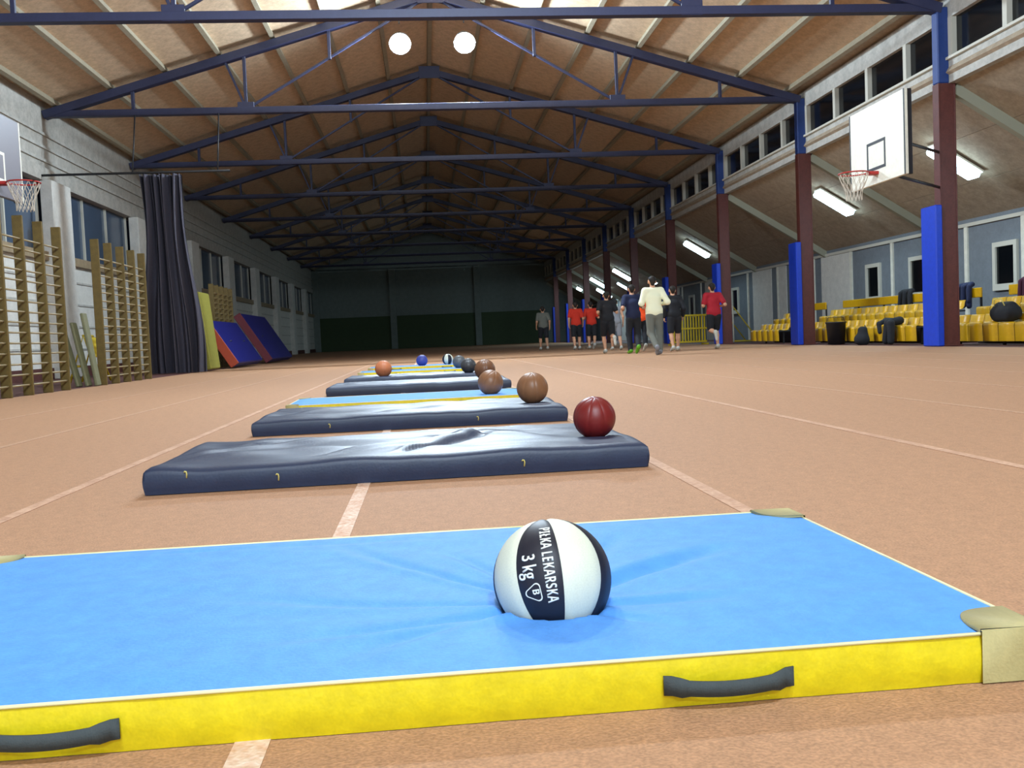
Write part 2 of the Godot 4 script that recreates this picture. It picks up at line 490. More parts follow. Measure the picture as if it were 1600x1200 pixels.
func build_clerestory() -> void:
	# glazed strip above the columns, on the hall's right side
	var w := setting("wall_right")
	var len_z := NEAR - FAR
	var zc := (NEAR + FAR) * 0.5
	mi("sill_band", plain(Vector3(0.16, 0.46, len_z)), M.band, w, Vector3(COLX + 0.32, 5.48, zc))
	mi("sill_ledge", plain(Vector3(0.26, 0.05, len_z)), M.mullion, w, Vector3(COLX + 0.30, 5.72, zc))
	mi("head_band", plain(Vector3(0.16, 0.44, len_z)), M.band, w, Vector3(COLX + 0.32, 6.74, zc))
	var n := 1
	for b in 15:
		var z0 := -4.0 + BAY * 4 - BAY * b
		if z0 > NEAR + 0.1: continue
		if z0 - BAY < FAR - 0.1: continue
		var win := setting("window_%d" % n)
		n += 1
		win.position = Vector3(COLX + 0.32, 6.13, z0 - BAY * 0.5)
		for k in 5:
			if k == 4: continue
			mi("mullion", plain(Vector3(0.14, 0.8, 0.13)), M.mullion, win, Vector3(-0.02, 0, -BAY * 0.5 + k * BAY / 4.0 + 0.17))
			mi("pane", plain(Vector3(0.02, 0.8, BAY / 4.0 - 0.12)), M.night_glass, win, Vector3(0.03, 0, -BAY * 0.5 + (k + 0.5) * BAY / 4.0 + 0.17))
	# outer wall of the aisle
	var a := setting("wall_aisle")
	mi("wall_face", plain(Vector3(0.25, 3.3, len_z)), M.grey_wall, a, Vector3(AISLE + 0.125, 1.65, zc))
	mi("wall_rail", plain(Vector3(0.06, 0.09, len_z)), M.mullion, a, Vector3(AISLE - 0.03, 2.98, zc))
	for z in [-19.2, -21.0, -23.35, -25.15, -27.25, -30.0, -33.0, -36.5, -40, -43.5, -47, -50.5, -54, -57.5, -61, -64.5, -68, -71.5]:
		mi("wall_post", plain(Vector3(0.05, 2.95, 0.14)), M.white_paint, a, Vector3(AISLE - 0.025, 1.475, z))
	for g in [[-31.2, 2.3], [-36.0, 0.8], [-38.3, 2.2], [-45.2, 2.2], [-52.2, 2.2], [-59.2, 2.2], [-66.2, 2.2]]:
		mi("wall_panel", plain(Vector3(0.03, 2.93, g[1])), M.white_wall, a, Vector3(AISLE - 0.015, 1.466, g[0]))
	for z in [-18.2, -21.7, -25.76, -28.46, -34.6, -41.7, -48.7]:
		var win := setting("window_%d" % n)
		n += 1
		win.position = Vector3(AISLE, 1.8, z)
		mi("frame_side", plain(Vector3(0.07, 1.2, 0.12)), M.mullion, win, Vector3(-0.035, 0, 0.42))
		mi("frame_side", plain(Vector3(0.07, 1.2, 0.12)), M.mullion, win, Vector3(-0.035, 0, -0.42))
		mi("frame_head", plain(Vector3(0.07, 0.12, 0.72)), M.mullion, win, Vector3(-0.035, 0.54, 0))
		mi("frame_sill", plain(Vector3(0.09, 0.16, 0.72)), M.mullion, win, Vector3(-0.045, -0.52, 0))
		mi("pane", plain(Vector3(0.02, 0.92, 0.72)), M.night_glass, win, Vector3(-0.012, 0.02, 0))
	# lean-to ceiling of the aisle
	var c := setting("ceiling_aisle")
	var p0 := Vector2(COLX + 0.38, 5.28)
	var p1 := Vector2(AISLE + 0.15, 3.04)
	var tilt := atan2(p1.y - p0.y, p1.x - p0.x)
	var wide := p0.distance_to(p1)
	var turn := Basis(Vector3.BACK, tilt)
	var o := mi("roof_slab", plain(Vector3(wide + 0.5, 0.14, len_z)), M.aisle_board, c, Vector3((p0.x + p1.x) * 0.5 + 0.04, (p0.y + p1.y) * 0.5 + 0.10, zc))
	o.basis = turn
	for k in 3:
		for b in 15:
			var t := (k + 0.5) / 3.0
			var q := p0.lerp(p1, t)
			var e := mi("ceiling_panel", plain(Vector3(wide / 3 - 0.012, 0.025, BAY - 0.012)), M.aisle_board, c, Vector3(q.x, q.y + 0.015, NEAR - BAY * (b + 0.5)))
			e.basis = turn
	for i in 11:
		var z := -11.0 - BAY * i
		if z < FAR: continue
		var q := p0.lerp(p1, 0.5)
		var e := mi("rafter", plain(Vector3(wide, 0.22, 0.16)), M.rafter, c, Vector3(q.x, q.y - 0.11, z))
		e.basis = turn

func build_left_wall() -> void:
	var w := setting("wall_left")
	var len_z := NEAR - FAR
	var zc := (NEAR + FAR) * 0.5
	mi("lower_wall", plain(Vector3(0.3, 3.0, len_z)), M.white_wall, w, Vector3(LEFT - 0.15, 1.5, zc))
	mi("sill_band", plain(Vector3(0.42, 0.22, len_z)), M.sill, w, Vector3(LEFT - 0.09, 3.1, zc))
	mi("lintel", plain(Vector3(0.40, 0.34, len_z)), M.sheet, w, Vector3(LEFT - 0.10, 5.17, zc))
	mi("upper_wall", plain(Vector3(0.3, 1.75, len_z)), M.sheet, w, Vector3(LEFT - 0.15, 6.2, zc))
	for k in 3:
		mi("cladding_rib", plain(Vector3(0.05, 0.07, len_z)), M.band, w, Vector3(LEFT + 0.025, 5.55 + 0.34 * k, zc))
	for k in 4:
		mi("wall_groove_strip", plain(Vector3(0.03, 0.05, len_z)), M.band, w, Vector3(LEFT + 0.015, 0.75 + 0.6 * k, zc))
	mi("wall_base", plain(Vector3(0.06, 0.28, len_z)), M.aisle_floor, w, Vector3(LEFT + 0.03, 0.14, zc))
	var n := 30
	for i in 15:
		var z := 17.0 - BAY * i
		if z - 0.9 > FAR:
			mi("pier", box(Vector3(0.3, 5.0, 1.25), 0.015), M.white_wall, w, Vector3(LEFT + 0.15, 2.5, z - 0.1))
		if z - 0.7 - 5.6 < FAR: continue
		var win := setting("window_%d" % n)
		n += 1
		win.position = Vector3(LEFT - 0.15, 4.1, z - BAY * 0.5 - 0.1)
		for k in 3:
			mi("pane", plain(Vector3(0.02, 1.78, 1.86)), M.pane_blue, win, Vector3(0, 0, (k - 1) * 1.92))
		for k in 4:
			mi("mullion", plain(Vector3(0.1, 1.78, 0.06)), M.mullion, win, Vector3(0.02, 0, (k - 1.5) * 1.92))
		mi("back_board", plain(Vector3(0.03, 1.78, 5.8)), M.black_paint, win, Vector3(-0.13, 0, 0))

func build_end_walls() -> void:
	for s in [[FAR - 0.15, "wall_far"], [NEAR + 0.15, "wall_near"]]:
		var w := setting(s[1])
		var z: float = s[0]
		mi("wall_face", plain(Vector3(COLX - LEFT + 0.9, 7.0, 0.3)), M.end_wall, w, Vector3((COLX + LEFT) * 0.5 + 0.05, 3.5, z))
		mi("aisle_end", plain(Vector3(AISLE - COLX, 5.5, 0.3)), M.end_wall, w, Vector3((COLX + AISLE) * 0.5 + 0.45, 2.75, z))
		var st := tool()
		for d in [0.15, -0.15]:
			var a := Vector3(LEFT - 0.3, 6.9, z + d)
			var b := Vector3(COLX + 0.5, 6.9, z + d)
			var c := Vector3(MID, RIDGE + 0.1, z + d)
			if d > 0: tri(st, a, b, c)
			else: tri(st, c, b, a)
		mi("gable", done(st), M.end_wall, w)
		if s[1] == "wall_far":
			mi("wainscot", plain(Vector3(COLX - LEFT, 2.85, 0.06)), M.end_green, w, Vector3((COLX + LEFT) * 0.5, 1.425, FAR + 0.03))
			for x in [-9.2, -2.65, 4.65]:
				mi("pilaster", box(Vector3(0.55, 6.9, 0.3), 0.02), M.end_wall, w, Vector3(x, 3.45, FAR + 0.15))

# ------------------------------------------------------------------ lamps
func build_high_lamps() -> void:
	var st := tool(true)
	lathe(st, [Vector2(0.001, 0.52), Vector2(0.09, 0.52), Vector2(0.11, 0.49), Vector2(0.11, 0.26), Vector2(0.13, 0.22), Vector2(0.05, 0.2)], 20)
	var housing := done(st)
	st = tool(true)
	lathe(st, [Vector2(0.10, 0.22), Vector2(0.20, 0.17), Vector2(0.26, 0.09), Vector2(0.29, -0.06), Vector2(0.28, -0.06), Vector2(0.25, 0.09), Vector2(0.19, 0.155), Vector2(0.10, 0.205)], 28)
	var flood := done(st)
	st = tool(true)
	lathe(st, [Vector2(0.10, 0.22), Vector2(0.17, 0.185), Vector2(0.20, 0.14), Vector2(0.205, 0.12), Vector2(0.196, 0.12), Vector2(0.165, 0.165), Vector2(0.10, 0.205)], 28)
	var shade := done(st)
	st = tool(true)
	var prof := []
	for k in 13:
		var a := PI * k / 12.0
		prof.append(Vector2(maxf(0.235 * sin(a), 0.001), -0.05 + 0.21 * cos(a)))
	lathe(st, prof, 28)
	var globe := done(st)
	for z in [-25.0, -11.0, 3.0, 10.0, 17.0]:
		for x in [-0.30, 1.40]:
			var seen: String = ("left" if x < 0 else "right") + (" of the two bright ones under the ridge in view" if z < -20 else " of a pair under the ridge " + ("above the middle mats" if z < -8 else "just behind the camera" if z < 5 else "well behind the camera" if z < 12 else "farthest behind the camera"))
			var o := thing("ceiling_lamp", "round glowing hall lamp, " + seen, "lamp", Vector3(x, 8.42 if z < -20 else 7.3, z), 0, "hall lamps")
			var tip := -50.0 if z < -20 else 0.0
			mi("housing", housing, M.steel, o).rotation_degrees.x = tip
			mi("lamp_shade", flood if z < -20 else shade, M.steel, o).rotation_degrees.x = tip
			mi("glowing_globe", globe, M.lamp_glow, o)
			var top := roof_y(x) - o.position.y
			mi("hanger", plain(Vector3(0.03, top - 0.5, 0.03)), M.dark_steel, o, Vector3(0, 0.5 + (top - 0.5) * 0.5, 0))
			var l := OmniLight3D.new()
			l.light_color = Color(0.86, 0.94, 1.0)
			l.light_energy = HALL_LAMP * (2.3 if z < -20 else 1.0)
			l.light_size = 0.2
			l.omni_range = 120.0
			l.omni_attenuation = 2.0
			l.shadow_enabled = true
			put(l, "lamp_light", o)
			l.position = Vector3(0, -0.04, 0)

func build_aisle_lamps() -> void:
	var tilt := atan2(3.04 - 5.28, AISLE + 0.15 - COLX - 0.38)
	var where := [[12.3, -13.6, "out of the frame on the right"], [12.3, -20.6, "half hidden by the nearest column"], [12.3, -26.9, "between the two nearest columns"], [12.3, -41.0, "above the crimson t-shirt"],
		[12.3, -57.0, "larger one above the white-shirted person"], [12.3, -65.0, "far off beside a dark column"], [13.3, -68.0, "far, low over the red vests"], [13.3, -60.5, "far, right over the dark-clothed"], [13.4, -53.5, "slim one by the white-shirted person"], [12.3, -73.0, "farthest slim one in the aisle"]]
	for p in where:
		var t: float = (p[0] - COLX - 0.38) / (AISLE + 0.15 - COLX - 0.38)
		var y := lerpf(5.28, 3.04, t) - 0.24
		var slim: bool = p[2].contains("slim")
		var o := thing("fluorescent_lamp", "white strip lamp under the sloping aisle ceiling, " + p[2], "lamp", Vector3(p[0], y, p[1]), 0, "aisle strip lamps")
		o.rotation.z = tilt
		var long := 0.5 if slim else 1.3
		mi("lamp_body", box(Vector3(long, 0.05, 0.46), 0.01), M.white_paint, o, Vector3(0, 0.13, 0))
		mi("tube_diffuser", box(Vector3(long - 0.04, 0.17, 0.42), 0.05), M.tube_glow, o, Vector3(0, 0.02, 0))
		for s in [-1.0, 1.0]:
			mi("hanger", plain(Vector3(0.03, 0.10, 0.03)), M.steel, o, Vector3(s * long * 0.35, 0.20, 0))
		var l := AreaLight3D.new()
		l.area_size = Vector2(long - 0.06, 0.4)
		l.light_color = Color(0.80, 0.94, 1.0)
		l.light_energy = AISLE_LAMP * (0.4 if slim else 1.0)
		l.area_range = 120.0
		l.shadow_enabled = true
		put(l, "lamp_light", o)
		l.position = Vector3(0, -0.072, 0)
		l.rotation.x = -PI / 2

# ------------------------------------------------------------------ mats
# folds: [x, z, towards_x, towards_z, depth, width]; dents: [x, z, centre_y, radius]
func fold_height(x: float, z: float, folds: Array) -> float:
	var h := 0.0
	for f in folds:
		var d := Vector2(f[2] - f[0], f[3] - f[1])
		var l := d.length()
		d /= l
		var p := Vector2(x - f[0], z - f[1])
		var along := p.dot(d) / l
		if along < -0.1 or along > 1.1: continue
		var bend: float = 0.0 if f.size() < 7 else f[6] * sin(clampf(along, 0, 1) * PI)
		var side := p.dot(d.orthogonal()) - bend
		var w: float = f[5] * (0.45 + 0.9 * clampf(along, 0.0, 1.0))
		var env := smoothstep(-0.1, 0.12, along) * (1.0 - smoothstep(0.55, 1.1, along))
		h += f[4] * env * (exp(-side * side / (w * w)) - 0.55 * exp(-pow(side - 1.7 * w, 2) / (w * w * 1.2)))
	return h

func dent_height(x: float, z: float, y: float, dents: Array) -> float:
	for b in dents:
		var r := Vector2(x - b[0], z - b[1]).length()
		y -= b[4] * exp(-r * r / (b[3] * b[3] * 2.6))
		var rr: float = b[3] + 0.004
		if r < rr:
			y = minf(y, b[2] - sqrt(rr * rr - r * r))
	return y

func surface(nx: int, nz: int, w: float, d: float, height: Callable) -> ArrayMesh:
	var st := tool(true)
	var p := []
	for i in nx + 1:
		var row := PackedVector3Array()
		for j in nz + 1:
			row.append(height.call(w * (i / float(nx) - 0.5), d * (j / float(nz) - 0.5)))
		p.append(row)
	for i in nx:
		for j in nz:
			quad(st, p[i][j], p[i][j + 1], p[i + 1][j + 1], p[i + 1][j])
	st.index()
	return done(st)

func strap_mesh(long: float) -> ArrayMesh:
	# webbing handle sewn at both ends, standing off in the middle and sagging
	var st := tool(true)
	var n := 16
	var rows := []
	for i in n + 1:
		var t := i / float(n)
		var out := 0.004 + 0.014 * pow(sin(PI * t), 0.6) if t > 0.12 and t < 0.88 else 0.004
		var sag := -0.006 * sin(PI * t)
		var hw := 0.0145 if (t < 0.14 or t > 0.86) else 0.0115
		var x := (t - 0.5) * long
		rows.append([Vector3(x, sag + hw, out), Vector3(x, sag - hw, out), Vector3(x, sag - hw, out - 0.003), Vector3(x, sag + hw, out - 0.003)])
	for i in n:
		for k in 4:
			var j := (k + 1) % 4
			quad(st, rows[i][k], rows[i][j], rows[i + 1][j], rows[i + 1][k])
	quad(st, rows[0][3], rows[0][2], rows[0][1], rows[0][0])
	quad(st, rows[n][0], rows[n][1], rows[n][2], rows[n][3])
	return done(st)

func cloth_mat(label: String, at: Vector3, turn: float, t: float, folds: Array, dents: Array, fine: bool) -> Node3D:
	var W := 2.0
	var D := 1.0
	var o := thing("gym_mat", label, "gym mat", at, turn, "mats laid in a row along the floor")
	var ns := FastNoiseLite.new()
	ns.seed = int(-at.z * 10)
	ns.frequency = 2.2
	ns.fractal_octaves = 3
	var top := func(x: float, z: float) -> Vector3:
		var e := minf(minf(x + W * 0.5, W * 0.5 - x), minf(z + D * 0.5, D * 0.5 - z))
		var in_ := smoothstep(0.0, 0.1, e)
		var y := t - 0.004 + in_ * (0.006 + 1.8 * fold_height(x, z, folds) + 0.0035 * ns.get_noise_2d(x, z * 1.6))
		return Vector3(x, dent_height(x, z, y, dents), z)
	mi("blue_cover", surface(260 if fine else 120, 130 if fine else 60, W - 0.004, D - 0.004, top), M.blue_cover, o)
	# yellow sides, slightly bulged
	for s in [0, 1, 2, 3]:
		var long := (W if s % 2 == 0 else D) - 0.006
		var side := func(x: float, z: float) -> Vector3:
			var v := z / t + 0.5
			var b := 0.006 * sin(PI * v) + 0.0022 * ns.get_noise_2d(x * 3.0 + s * 9.0, v * 0.6)
			return Vector3(x, t * (1.0 - v) - 0.002 * v, b)
		var m := mi("yellow_side", surface(60 if fine else 16, 8, long, t - 0.004, side), M.yellow_side, o)
		m.rotation.y = s * PI / 2
		m.position = Vector3(0, 0, (D if s % 2 == 0 else W) * 0.5 - 0.004).rotated(Vector3.UP, s * PI / 2)
	mi("underside", plain(Vector3(W - 0.01, 0.006, D - 0.01)), M.strap, o, Vector3(0, 0.0032, 0))
	var st := tool(true)
	tube(st, [Vector3(-1, t - 0.004, 0.498), Vector3(1, t - 0.004, 0.498)], 0.003, 8)
	tube(st, [Vector3(-1, t - 0.004, -0.498), Vector3(1, t - 0.004, -0.498)], 0.003, 8)
	tube(st, [Vector3(-0.998, t - 0.004, 0.498), Vector3(-0.998, t - 0.004, -0.498)], 0.003, 8)
	tube(st, [Vector3(0.998, t - 0.004, 0.498), Vector3(0.998, t - 0.004, -0.498)], 0.003, 8)
	mi("piping", done(st), M.piping, o)
	# rounded corner patches
	for sx in [-1.0, 1.0]:
		for sz in [-1.0, 1.0]:
			st = tool(true)
			var r := 0.1
			var c := Vector3(sx * W * 0.5, t + 0.0015, sz * D * 0.5)
			var prev := Vector3.ZERO
			for k in 11:
				var a := PI / 2 * k / 10.0
				var p := c + Vector3(-sx * r * pow(cos(a), 0.6), 0.0025, -sz * r * pow(sin(a), 0.6))
				if k > 0:
					if sx * sz > 0: tri(st, c + Vector3(0, 0.001, 0), prev, p)
					else: tri(st, c + Vector3(0, 0.001, 0), p, prev)
					quad(st, prev, prev - Vector3(0, 0.006, 0), p - Vector3(0, 0.006, 0), p)
				prev = p
			var o1 := 0.0045
			quad(st, c + Vector3(sx * o1, 0, sz * o1), c + Vector3(sx * o1, -t, sz * o1), c + Vector3(-sx * r, -t, sz * o1), c + Vector3(-sx * r, 0, sz * o1))
			quad(st, c + Vector3(sx * o1, 0, sz * o1), c + Vector3(sx * o1, -t, sz * o1), c + Vector3(sx * o1, -t, -sz * r), c + Vector3(sx * o1, 0, -sz * r))
			quad(st, c + Vector3(sx * o1, 0, sz * o1), c + Vector3(-sx * r, 0, sz * o1), c + Vector3(-sx * r, 0.001, 0), c + Vector3(0, 0.001, 0))
			quad(st, c + Vector3(sx * o1, 0, sz * o1), c + Vector3(sx * o1, 0, -sz * r), c + Vector3(0, 0.001, -sz * r), c + Vector3(0, 0.001, 0))
			mi("corner_patch", done(st), M.tan_patch, o)
	var sm := strap_mesh(0.196)
	for sz in [-1.0, 1.0]:
		for x in [-0.46, 0.505]:
			var h := mi("handle", sm, M.strap, o, Vector3(x, t * 0.5 - 0.002, sz * (D * 0.5 + 0.006)))
			if sz < 0: h.rotation.y = PI
	return o

func vinyl_mat(label: String, at: Vector3, turn: float, t: float, folds: Array, dents: Array, fine: bool, tags: Array, sd: int) -> Node3D:
	var W := 2.0
	var D := 1.0
	var o := thing("gym_mat", label, "gym mat", at, turn, "mats laid in a row along the floor")
	var ns := FastNoiseLite.new()
	ns.seed = sd
	ns.frequency = 1.3
	ns.fractal_octaves = 2
	# one rounded skin: the grid runs down over the edges
	var skin := func(x: float, z: float) -> Vector3:
		var q := Vector2(x, z)
		var rx := 0.04
		var lim := Vector2(W * 0.5, D * 0.5)
		var y := t
		var over := Vector2(maxf(absf(q.x) - lim.x, 0.0), maxf(absf(q.y) - lim.y, 0.0))
		var c := Vector2(clampf(q.x, -lim.x, lim.x), clampf(q.y, -lim.y, lim.y))
		var e := minf(lim.x - absf(c.x), lim.y - absf(c.y))
		y += smoothstep(0.0, 0.16, e) * (0.013 * ns.get_noise_2d(x * 0.9, z * 2.4) + 1.4 * fold_height(x, z, folds)) - 0.010 * ns.get_noise_2d(x * 1.7 + 5.0, z)* (1.0 - smoothstep(0.0, 0.2, e)) 
		y -= 0.014 * pow(1.0 - smoothstep(0.0, rx, e), 2.0)
		var down := maxf(over.x, over.y)
		if down > 0.0:
			var v := clampf(down / 0.12, 0.0, 1.0)
			y = lerpf(y, 0.002, v)
			var bulge := 0.006 * sin(PI * minf(v * 1.05, 1.0))
			c += Vector2(signf(q.x) * bulge if over.x > 0 else 0.0, signf(q.y) * bulge if over.y > 0 else 0.0)
		return Vector3(c.x, dent_height(c.x, c.y, y, dents), c.y)
	mi("vinyl_cover", surface(160 if fine else 120, 90 if fine else 66, W + 0.24, D + 0.24, skin), M.vinyl, o)
	mi("underside", plain(Vector3(W - 0.03, 0.01, D - 0.03)), M.black_paint, o, Vector3(0, 0.0052, 0))
	for g in tags:
		var st := tool(true)
		tube(st, [Vector3(-0.006, 0.010, 0.0), Vector3(-0.003, 0.014, 0.003), Vector3(0.002, 0.013, 0.004), Vector3(0.004, 0.004, 0.004), Vector3(0.002, -0.012, 0.0)], 0.0028, 6)
		mi("lacing_tag", done(st), M.tag, o, Vector3(g[0], g[1], D * 0.5 + 0.007))
	return o

# ------------------------------------------------------------------ balls
var gore: ArrayMesh
func make_gore() -> void:
	# one eighth of a unit ball; the edges dip into a seam
	var st := tool(true)
	var n := 8
	var m := 28
	var p := []
	for i in n + 1:
		var row := []
		var u := i / float(n)
		for j in m + 1:
			var th := PI * (0.004 + 0.992 * j / float(m))
			var ph := TAU / 8.0 * u
			var edge := minf(u, 1.0 - u) * TAU / 8.0 * sin(th)
			var r := 1.0 - 0.022 * exp(-edge * edge / 0.0009)
			row.append(Vector3(sin(th) * sin(ph), cos(th), sin(th) * cos(ph)) * r)
		p.append(row)
	for i in n:
		for j in m:
			quad(st, p[i][j], p[i][j + 1], p[i + 1][j + 1], p[i + 1][j])
	st.index()
	gore = done(st)

func ball(label: String, c: Vector3, r: float, mats: Array, turn: float, tip := 0.0, lean := 0.0) -> Node3D:
	var o := thing("medicine_ball", label, "medicine ball", c, 0, "medicine balls on the mats")
	o.basis = Basis(Vector3.FORWARD, lean) * Basis(Vector3.RIGHT, tip) * Basis(Vector3.UP, turn)
	for k in 8:
		var g := mi("panel", gore, mats[k % mats.size()], o)
		g.basis = Basis(Vector3.UP, TAU / 8.0 * k).scaled(Vector3.ONE * r)
	return o

func wrap_on_ball(mesh: Mesh, r: float, ph0: float, th0: float) -> ArrayMesh:
	# lays flat lettering on the ball: its line runs down a meridian, its top points to growing longitude
	var st := tool(true)
	for s in mesh.get_surface_count():
		var arr := mesh.surface_get_arrays(s)
		var v: PackedVector3Array = arr[Mesh.ARRAY_VERTEX]
		var idx = arr[Mesh.ARRAY_INDEX]
		var n: int = v.size() if idx == null else idx.size()
		for i in n:
			var q: Vector3 = v[i] if idx == null else v[idx[i]]
			var th := th0 + q.x / r
			var ph := ph0 + q.y / r / maxf(sin(th), 0.3)
			var rr := r * 1.004 + q.z
			st.add_vertex(Vector3(sin(th) * sin(ph), cos(th), sin(th) * cos(ph)) * rr)
	return done(st)

func letters(text: String, high: float, wide := 0.0) -> ArrayMesh:
	var f := SystemFont.new()
	f.font_names = PackedStringArray(["Droid Sans"])
	f.font_weight = 700
	var t := TextMesh.new()
	t.text = text
	t.font = f
	t.font_size = 32
	t.pixel_size = high / 23.0
	t.depth = 0.0006
	t.curve_step = 2.0
	var a := t.get_mesh_arrays()
	var m := ArrayMesh.new()
	if wide > 0.0:
		var v: PackedVector3Array = a[Mesh.ARRAY_VERTEX]
		var lo := 1e9
		var hi := -1e9
		for q in v:
			lo = minf(lo, q.x)
			hi = maxf(hi, q.x)
		for i in v.size():
			v[i].x = (v[i].x - (lo + hi) * 0.5) * wide / (hi - lo)
		a[Mesh.ARRAY_VERTEX] = v
	m.add_surface_from_arrays(Mesh.PRIMITIVE_TRIANGLES, a)
	return m

func build_mats_and_balls() -> void:
	make_gore()
	# first mat, blue and yellow, with the printed ball sunk into it
	var m1 := Vector3(-0.085, 0.001, -1.815)
	var bc := Vector3(0.205, 0.123, -1.628)
	var R := 0.1055
	var b1 := Vector2(bc.x - m1.x, bc.z - m1.z)
	var folds := []
	for f in [[-0.244, -2.236, -0.0045, 0.020, 0.02], [0.00, -2.10, -0.0040, 0.016, -0.01], [-0.30, -1.50, -0.0050, 0.020, 0.02], [-0.16, -1.39, -0.0045, 0.018, -0.015], [0.64, -1.95, -0.0050, 0.020, 0.015], [0.56, -1.58, -0.0040, 0.018, -0.01], [0.45, -2.15, -0.0035, 0.018, 0.01], [-0.42, -1.80, -0.0035, 0.022, 0.03], [0.40, -1.42, -0.0030, 0.016, 0.0]]:
		folds.append([b1.x, b1.y, f[0] - m1.x, f[1] - m1.z, f[2], f[3], f[4]])
	folds.append([-0.55, -0.42, 0.2, -0.40, -0.004, 0.03, 0.03])
	folds.append([0.3, 0.2, 0.75, -0.15, -0.003, 0.03, 0.03])
	cloth_mat("blue and yellow gym mat nearest the camera, under the black and white ball", m1, 0.0, 0.08, folds, [[b1.x, b1.y, bc.y, R, 0.006]], true)
	var printed := ball("black and white medicine ball printed 3 kg, sunk in the nearest blue mat", bc, R, [M.ball_black, M.ball_white], deg_to_rad(-41.0), deg_to_rad(-23.0), deg_to_rad(-3.0))
	var n := mi("lettering", wrap_on_ball(letters("PIŁKA LEKARSKA", 0.0185, 0.142), R, deg_to_rad(33.0), deg_to_rad(81.0)), M.print, printed)
	n.set_meta("label", "white lettering PIŁKA LEKARSKA")
	n = mi("lettering", wrap_on_ball(letters("3 kg", 0.024, 0.042), R, deg_to_rad(14.0), deg_to_rad(84.0)), M.print, printed)
	n.set_meta("label", "white lettering 3 kg")
	mi("logo", wrap_on_ball(letters("B", 0.012), R, deg_to_rad(17.5), deg_to_rad(107.5)), M.print, printed)
	# rounded triangle round the B
	var tri_pts := []
	for k in 3:
		var a := deg_to_rad([90.0 + 60.0, 90.0 - 60.0, -90.0][k])
		var c := Vector2(cos(a), sin(a)) * 0.0105
		for j in 7:
			var b := a + deg_to_rad(-60.0 + 20.0 * j) * -1.0
			tri_pts.append(c + Vector2(cos(b), sin(b)) * 0.0065)
	var st := tool(true)
	for i in tri_pts.size():
		var p: Vector2 = tri_pts[i]
		var q: Vector2 = tri_pts[(i + 1) % tri_pts.size()]
		var p2 := p * 0.86
		var q2 := q * 0.86
		quad(st, Vector3(p.x, p.y, 0), Vector3(p2.x, p2.y, 0), Vector3(q2.x, q2.y, 0), Vector3(q.x, q.y, 0))
	mi("logo_outline", wrap_on_ball(done(st), R, deg_to_rad(16.0), deg_to_rad(108.0)), M.print, printed)

	# black vinyl mats and the others, with one ball each
	var put_vinyl := func(label: String, x: float, z: float, turn: float, folds2: Array, balls: Array, fine: bool, tags: Array, sd: int) -> void:
		var dents := []
		for b in balls:
			var d := Vector2(b[0] - x, b[1] - z).rotated(turn)
			dents.append([d.x, d.y, b[2], b[3], 0.008])
		vinyl_mat(label, Vector3(x, 0.001, z), turn, 0.105, folds2, dents, fine, tags, sd)
	var put_cloth := func(label: String, x: float, z: float, turn: float, balls: Array) -> void:
		var dents := []
		for b in balls:
			var d := Vector2(b[0] - x, b[1] - z).rotated(turn)
			dents.append([d.x, d.y, b[2], b[3], 0.006])
		cloth_mat(label, Vector3(x, 0.001, z), turn, 0.08, [], dents, false)
	var f2 := [[-0.95, 0.10, 0.15, -0.34, 0.016, 0.05, 0.05], [-0.30, 0.28, 0.45, -0.30, 0.014, 0.05, -0.06], [0.0, 0.35, 0.62, -0.25, -0.012, 0.035, 0.05], [-0.9, 0.3, -0.1, 0.1, 0.012, 0.05, 0.03], [0.35, -0.30, 0.9, -0.12, -0.010, 0.04, -0.04], [0.1, -0.2, 0.7, 0.15, 0.012, 0.05, 0.03], [-0.75, -0.25, -0.1, -0.42, -0.012, 0.04, 0.02]]
	put_vinyl.call("wrinkled black vinyl gym mat with the red ball on its corner", -0.12, -4.215, 0.012, f2, [[0.735, -4.09, 0.182, 0.095]], true, [[-0.49, 0.045], [0.485, 0.045], [-0.84, 0.075]], 3)
	var f3 := [[-0.8, 0.1, 0.2, -0.2, 0.012, 0.06, 0.05], [-0.2, 0.3, 0.6, -0.1, 0.010, 0.05, -0.05]]
	put_vinyl.call("black vinyl gym mat second behind the blue one, with a tan leather ball", -0.11, -6.44, 0.0, f3, [[0.725, -6.42, 0.197, 0.11]], true, [[-0.52, 0.045], [0.42, 0.045]], 8)
	put_cloth.call("blue and yellow gym mat in the middle of the row between black ones", -0.16, -8.16, 0.02, [[0.54, -7.98, 0.175, 0.11]])
	put_vinyl.call("black vinyl gym mat just behind the middle blue mat, with a large brown ball", -0.09, -10.63, 0.0, f3, [[0.65, -10.45, 0.206, 0.118]], false, [], 15)
	put_vinyl.call("farthest black vinyl gym mat, with the orange ball on it", -0.10, -12.98, 0.0, f3, [[-0.59, -12.75, 0.203, 0.115], [0.57, -12.75, 0.193, 0.105]], false, [], 21)
	put_cloth.call("blue and yellow gym mat behind the black ones, beside the grey ball", -0.13, -15.85, 0.0, [[0.55, -15.75, 0.178, 0.112]])
	put_cloth.call("farthest blue and yellow gym mat, with the small blue ball", -0.12, -18.45, 0.0, [[-0.09, -18.30, 0.178, 0.112], [0.42, -18.50, 0.175, 0.11]])
	ball("dark red leather medicine ball on the corner of the wrinkled black mat", Vector3(0.735, 0.182, -4.09), 0.095, [M.leather_red], 0.32, 0.25)
	ball("tan leather medicine ball on the second black mat", Vector3(0.725, 0.197, -6.42), 0.11, [M.leather_brown], 0.1, 0.25)
	ball("brown leather medicine ball on the middle blue mat", Vector3(0.54, 0.175, -7.98), 0.11, [M.leather_brown], 0.2, 0.2, 0.4)
	ball("large dark brown leather medicine ball on the third black mat", Vector3(0.65, 0.206, -10.45), 0.118, [M.leather_dark], 0.05, 0.3)
